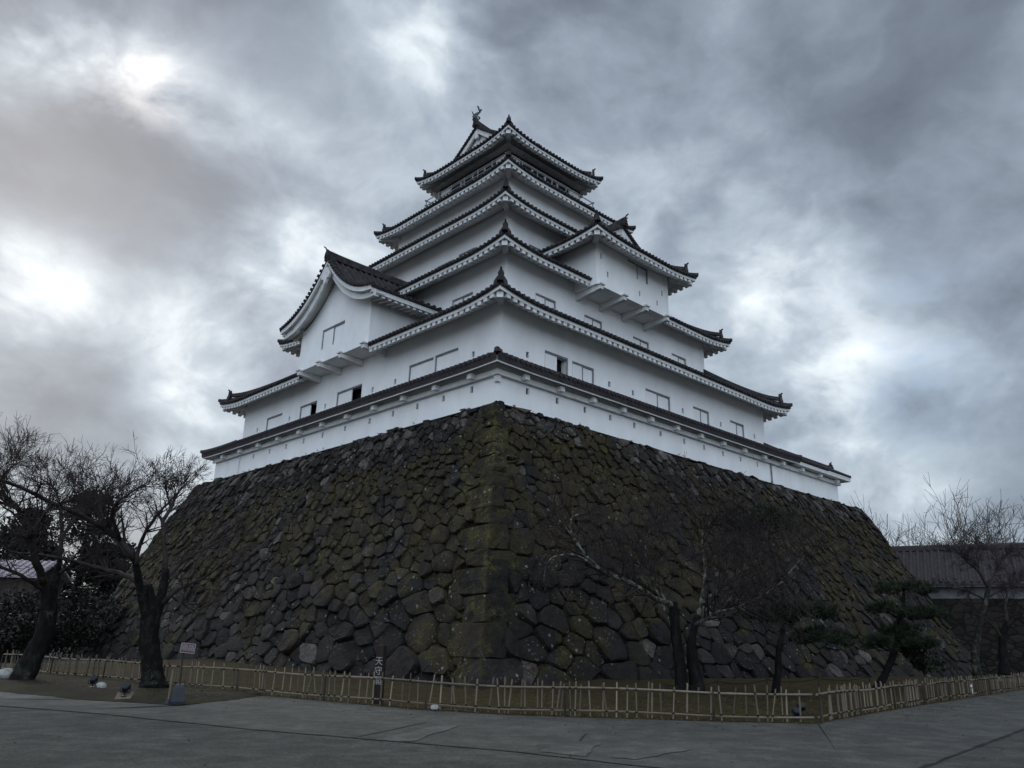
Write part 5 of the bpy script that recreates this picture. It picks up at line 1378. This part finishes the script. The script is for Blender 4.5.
rs = gp(177, 704); rsg = thing('sign_stand', rs, 'small faded red sign with white characters on a thin pole in a dark base', 'sign')
D = math.hypot(rs.x-CAM.x, rs.y-CAM.y); vd = Vector((CAM.x-rs.x, CAM.y-rs.y, 0)).normalized(); sx = Vector((-vd.y, vd.x, 0)); zs_ = at(181, 648, D).z
b = MB(); b.loft([[rs+sx*x*s_+vd*y*s_+Vector((0, 0, z_)) for x, y in ((-1, -1), (1, -1), (1, 1), (-1, 1))] for z_, s_ in ((.0, .15), (.06, .155), (.36, .11), (.42, .085))])
b.build('weighted_base', STEEL, rsg, fixn=True)
b = MB(); b.tube([rs+Vector((0, 0, .38)), rs+sx*-.03+Vector((0, 0, zs_-.1)), rs+sx*.06+Vector((0, 0, zs_+.1))], .022, 8); b.build('pole', DWOOD, rsg)
c = rs+vd*.035+sx*.06+Vector((0, 0, zs_)); tl = (Vector((0, 0, 1))*.98+sx*.08).normalized(); sxx = (sx-tl*sx.dot(tl)).normalized()
b = MB(); b.box(c, sxx*.165, tl*.115, vd*.010); bd = b.build('board', REDS, rsg)
b = MB()
for k in (-1, 1): b.box(c+tl*.104*k+vd*.012, sxx*.155, tl*.006, vd*.003); b.box(c+sxx*.155*k+vd*.0125, sxx*.006, tl*.098, vd*.003)
b.build('border', GREYW, bd)
text('順路', .15, c+vd*.014, sxx, tl, GREYW, rsg, .002)
sk = gp(168, 704); b = MB(); b.tone = .5; st2 = thing('wooden_stake', sk, 'pale wooden stake with a dark foot standing left of the small red sign', 'stake')
b.tube([sk, sk+Vector((0, 0, .75))], [.03, .026], 7); b.build('stick', BAMBOO, st2); b = MB(); b.tube([sk, sk+Vector((0, 0, .03)), sk+Vector((0, 0, .10))], [.10, .09, .04], 9); b.build('foot', STEEL, st2)

def floodlight(p, label, aim, sc=1.0, pad=False):
    p = Vector(p); ro = thing('floodlight', p, label, 'lamp', 'floodlights aimed at the castle'); aim = Vector(aim).normalized(); s = Vector((-aim.y, aim.x, 0)).normalized(); u = s.cross(-aim) if False else aim.cross(s)*-1
    u = s.cross(aim); u = u if u.z > 0 else -u
    b = MB(); b.tube([p, p+Vector((0, 0, .03*sc)), p+Vector((0, 0, .04*sc))], [.15*sc, .15*sc, .05*sc], 10); b.tube([p+Vector((0, 0, .03)), p+Vector((0, 0, .20*sc))], .03*sc, 7); b.build('base', STEEL, ro)
    c = p+Vector((0, 0, .34*sc)); b = MB()
    rect = lambda q, w_, h_: [q+s*x*w_+u*y*h_ for x, y in ((-1, -.7), (-.7, -1), (.7, -1), (1, -.7), (1, .7), (.7, 1), (-.7, 1), (-1, .7))]
    b.loft([rect(c-aim*.16*sc, .07*sc, .06*sc), rect(c-aim*.10*sc, .12*sc, .10*sc), rect(c+aim*.08*sc, .18*sc, .14*sc), rect(c+aim*.12*sc, .19*sc, .15*sc)])
    for k in range(4): b.box(c-aim*.13*sc+s*(k-1.5)*.05*sc, s*.008*sc, u*.11*sc, aim*.05*sc)
    b.build('housing', STEEL, ro, fixn=True)
    b = MB(); b.poly(rect(c+aim*.123*sc, .16*sc, .125*sc)); b.build('lens', LENS, ro)
    b = MB()
    for k in (-1, 1): b.box(p+s*.21*k*sc+Vector((0, 0, .27*sc)), s*.012*sc, aim*.025*sc, Vector((0, 0, .10*sc)))
    b.box(p+Vector((0, 0, .18*sc)), s*.21*sc, aim*.025*sc, Vector((0, 0, .012*sc))); b.build('bracket', STEEL, ro)
    if pad:
        b = MB(); b.box(p+Vector((0, 0, .0)), s*.18, aim*.14, Vector((0, 0, .025))); b.build('timber_pad', BAMBOO, ro)
    return ro
q = gp(124, 697, .07); floodlight((q.x, q.y, .085), 'dark floodlight on a pale timber pad, on the dirt left of the upright cherry trunk', (.5, .7, .55), .55, True)
q = gp(92, 687, .08); floodlight((q.x, q.y, .07), 'dark floodlight beside a pale rock, on the dirt between the two left cherry trees', (.5, .7, .5), .55)
q = Vector((-1.0, -11.62, .05)); floodlight(q, 'dark floodlight tucked inside the fence corner', (.5, .6, .6), .5)
q = Vector((.35, -11.05, .08)); floodlight(q, 'dark floodlight inside the right fence, just past the corner', (.4, .6, .6), .5)
def rock(p, r, label, seed, m=ROCKW):
    rng = random.Random(seed); bm = bmesh.new(); bmesh.ops.create_icosphere(bm, subdivisions=2, radius=r)
    k = [rvec(rng) for _ in range(6)]
    for v in bm.verts:
        d = v.co.normalized()
        for n_ in k:
            o = d.dot(n_)
            if o > .72: v.co *= 1-(o-.72)*.7
        v.co.z *= .72; v.co += rvec(rng)*r*.04
    me = bpy.data.meshes.new('rock'); bm.to_mesh(me); bm.free(); me.materials.append(m)
    o = bpy.data.objects.new('rock', me); scene.collection.objects.link(o); o.location = Vector(p)+Vector((0, 0, r*.45)); o.rotation_euler = (0, 0, rng.random()*6); return tag(o, label, 'rock', None)
q = gp(434, 711, .03); rock((q.x+.25, q.y+.3, .03), .10, 'small pale round rock at the foot of the bamboo fence, right of the lettered post', 1)
q = gp(101, 688, .08); rock((q.x, q.y, .06), .15, 'small pale rock on the dirt beside the floodlight', 2)
q = gp(4, 681); rock((q.x, q.y, .03), .30, 'pale rock at the foot of the leaning cherry trunk', 3)
tq, td = walk(FENCE_R, 16.6); tn = Vector((td.y, -td.x, 0)); nb_ = thing('notice_tag', tq+tn*.07, 'tiny white tag hung on the right bamboo fence', 'tag')
b = MB(); b.box(tq+tn*.075+Vector((0, 0, .42)), td*.13, tn*.006, Vector((0, 0, .05))); b.build('card', WHITEP, nb_)
b = MB(); b.box(tq+tn*.075+td*.05+Vector((0, 0, .24)), td*.05, tn*.006, Vector((0, 0, .09))); b.build('hanging_strip', WHITEP, nb_)
# rope line on low posts behind the fence, right
rp = thing('rope_barrier', (3, -7, .3), 'thin dark rope strung on short posts across the lawn before the stone base', 'rope')
pts = [(-.5, -7.6), (2.6, -7.3), (6.0, -7.0), (10, -6.8), (15, -6.5)]
prev = None
for x, y in pts:
    z = mz(x, y); b = MB(); b.tube([(x, y, z-.1), (x, y, z+.42)], .03, 6); b.build('post', DWOOD, rp)
    if prev:
        a, c = Vector(prev), Vector((x, y, z+.38)); b = MB(); b.tube([a.lerp(c, k/8)-Vector((0, 0, .10*4*(k/8)*(1-k/8))) for k in range(9)], .012, 5); b.build('rope', ROPE, rp)
    prev = (x, y, z+.38)

# ------------------------------------------------------------------ grass
b = MB(); rng = random.Random(91)
def tuft(x, y, z, n, hgt, nrm_=None):
    for _ in range(n):
        a = rng.uniform(0, 6.28); o = Vector((x+rng.uniform(-.06, .06), y+rng.uniform(-.06, .06), z)); h_ = hgt*rng.uniform(.5, 1.2)
        t = o+Vector((math.cos(a)*h_*.6, math.sin(a)*h_*.6, h_)); s = Vector((-math.sin(a), math.cos(a), 0))*.008
        b.tone = min(1, max(0, rng.gauss(.5, .25))); b.face(b.vert(o-s), b.vert(o+s), b.vert(t))
n = 0
while n < 5200:
    s_ = rng.random(); pl, Lp = (FENCE_F, plen(FENCE_F)) if rng.random() < .45 else (FENCE_R, 30)
    p, d = walk(pl, 2+rng.random()*(Lp-2)); nn = Vector((-d.y, d.x, 0)); nn = nn if nn.dot(Vector((10, 10, 0))-p) > 0 else -nn
    k = rng.random()**2*5; q = p+nn*k
    tuft(q.x, q.y, mz(q.x, q.y)-.02 if k > .1 else 0, 4, .07); n += 1
for _ in range(500):
    t = rng.random(); p, d = walk(FENCE_F, 1+rng.random()*15); q = p+Vector((-.9, -.4, 0))*rng.random()*2.0; tuft(q.x, q.y, .04, 4, .08)
tag(b.build('grass', BLADE), kind='stuff')
b = MB(); rng = random.Random(92)
for P_f, Lf, fl in ((PL, LL, -1), (PR, LR, 1)):
    for _ in range(1300):
        s_ = rng.uniform(.5, Lf); t_ = HB*rng.random()**.7; p = P_f(s_, t_)+nrm_at(P_f, s_, t_)*fl*rng.uniform(-.02, .06)
        for _k in range(6):
            a = rvec(rng); nn = nrm_at(P_f, s_, t_)*fl; d = (nn*.6+a*.7+Vector((0, 0, .25))).normalized(); h_ = rng.uniform(.06, .20); sd2 = d.cross(rvec(rng)).normalized()*.010
            b.tone = min(1, max(0, rng.gauss(.35, .25))); m_ = p+d*h_*.6; e = p+d*h_-Vector((0, 0, h_*.4)); i0, i1, i2, i3 = b.vert(p-sd2), b.vert(p+sd2), b.vert(m_+sd2*.7), b.vert(m_-sd2*.7); b.face(i0, i1, i2, i3); b.face(i3, i2, b.vert(e))
tag(b.build('wall_grass', BLADE), kind='stuff')

b = MB(); rng = random.Random(97)
def litter(x, y, z):
    a = rng.uniform(0, 6.28); r = rng.uniform(.018, .045); u = Vector((math.cos(a), math.sin(a), rng.uniform(-.3, .3)))*r; v = Vector((-math.sin(a), math.cos(a), rng.uniform(-.3, .3)))*r*.55; c = Vector((x, y, z))
    b.tone = rng.random(); b.face(b.vert(c-u), b.vert(c+v), b.vert(c+u), b.vert(c-v))
for _ in range(5200):
    pl, Lp = (FENCE_F, plen(FENCE_F)) if rng.random() < .55 else (FENCE_R, 30)
    p, d = walk(pl, 1+rng.random()*(Lp-1)); nn = Vector((-d.y, d.x, 0)); nn = nn if nn.dot(Vector((10, 10, 0))-p) > 0 else -nn
    k = rng.gauss(.6, 1.5); q = p+nn*k
    litter(q.x, q.y, (mz(q.x, q.y) if k > .05 else .025)+.012)
for _ in range(900):
    p, d = walk(FENCE_F, 1+rng.random()*17); q = p+Vector((-.9, -.4, 0))*rng.random()*3.0; litter(q.x, q.y, .10)
for _ in range(350): litter(rng.uniform(-16, 0), rng.uniform(-17, -2), .012)
tag(b.build('leaf_litter', DRYL), kind='stuff')
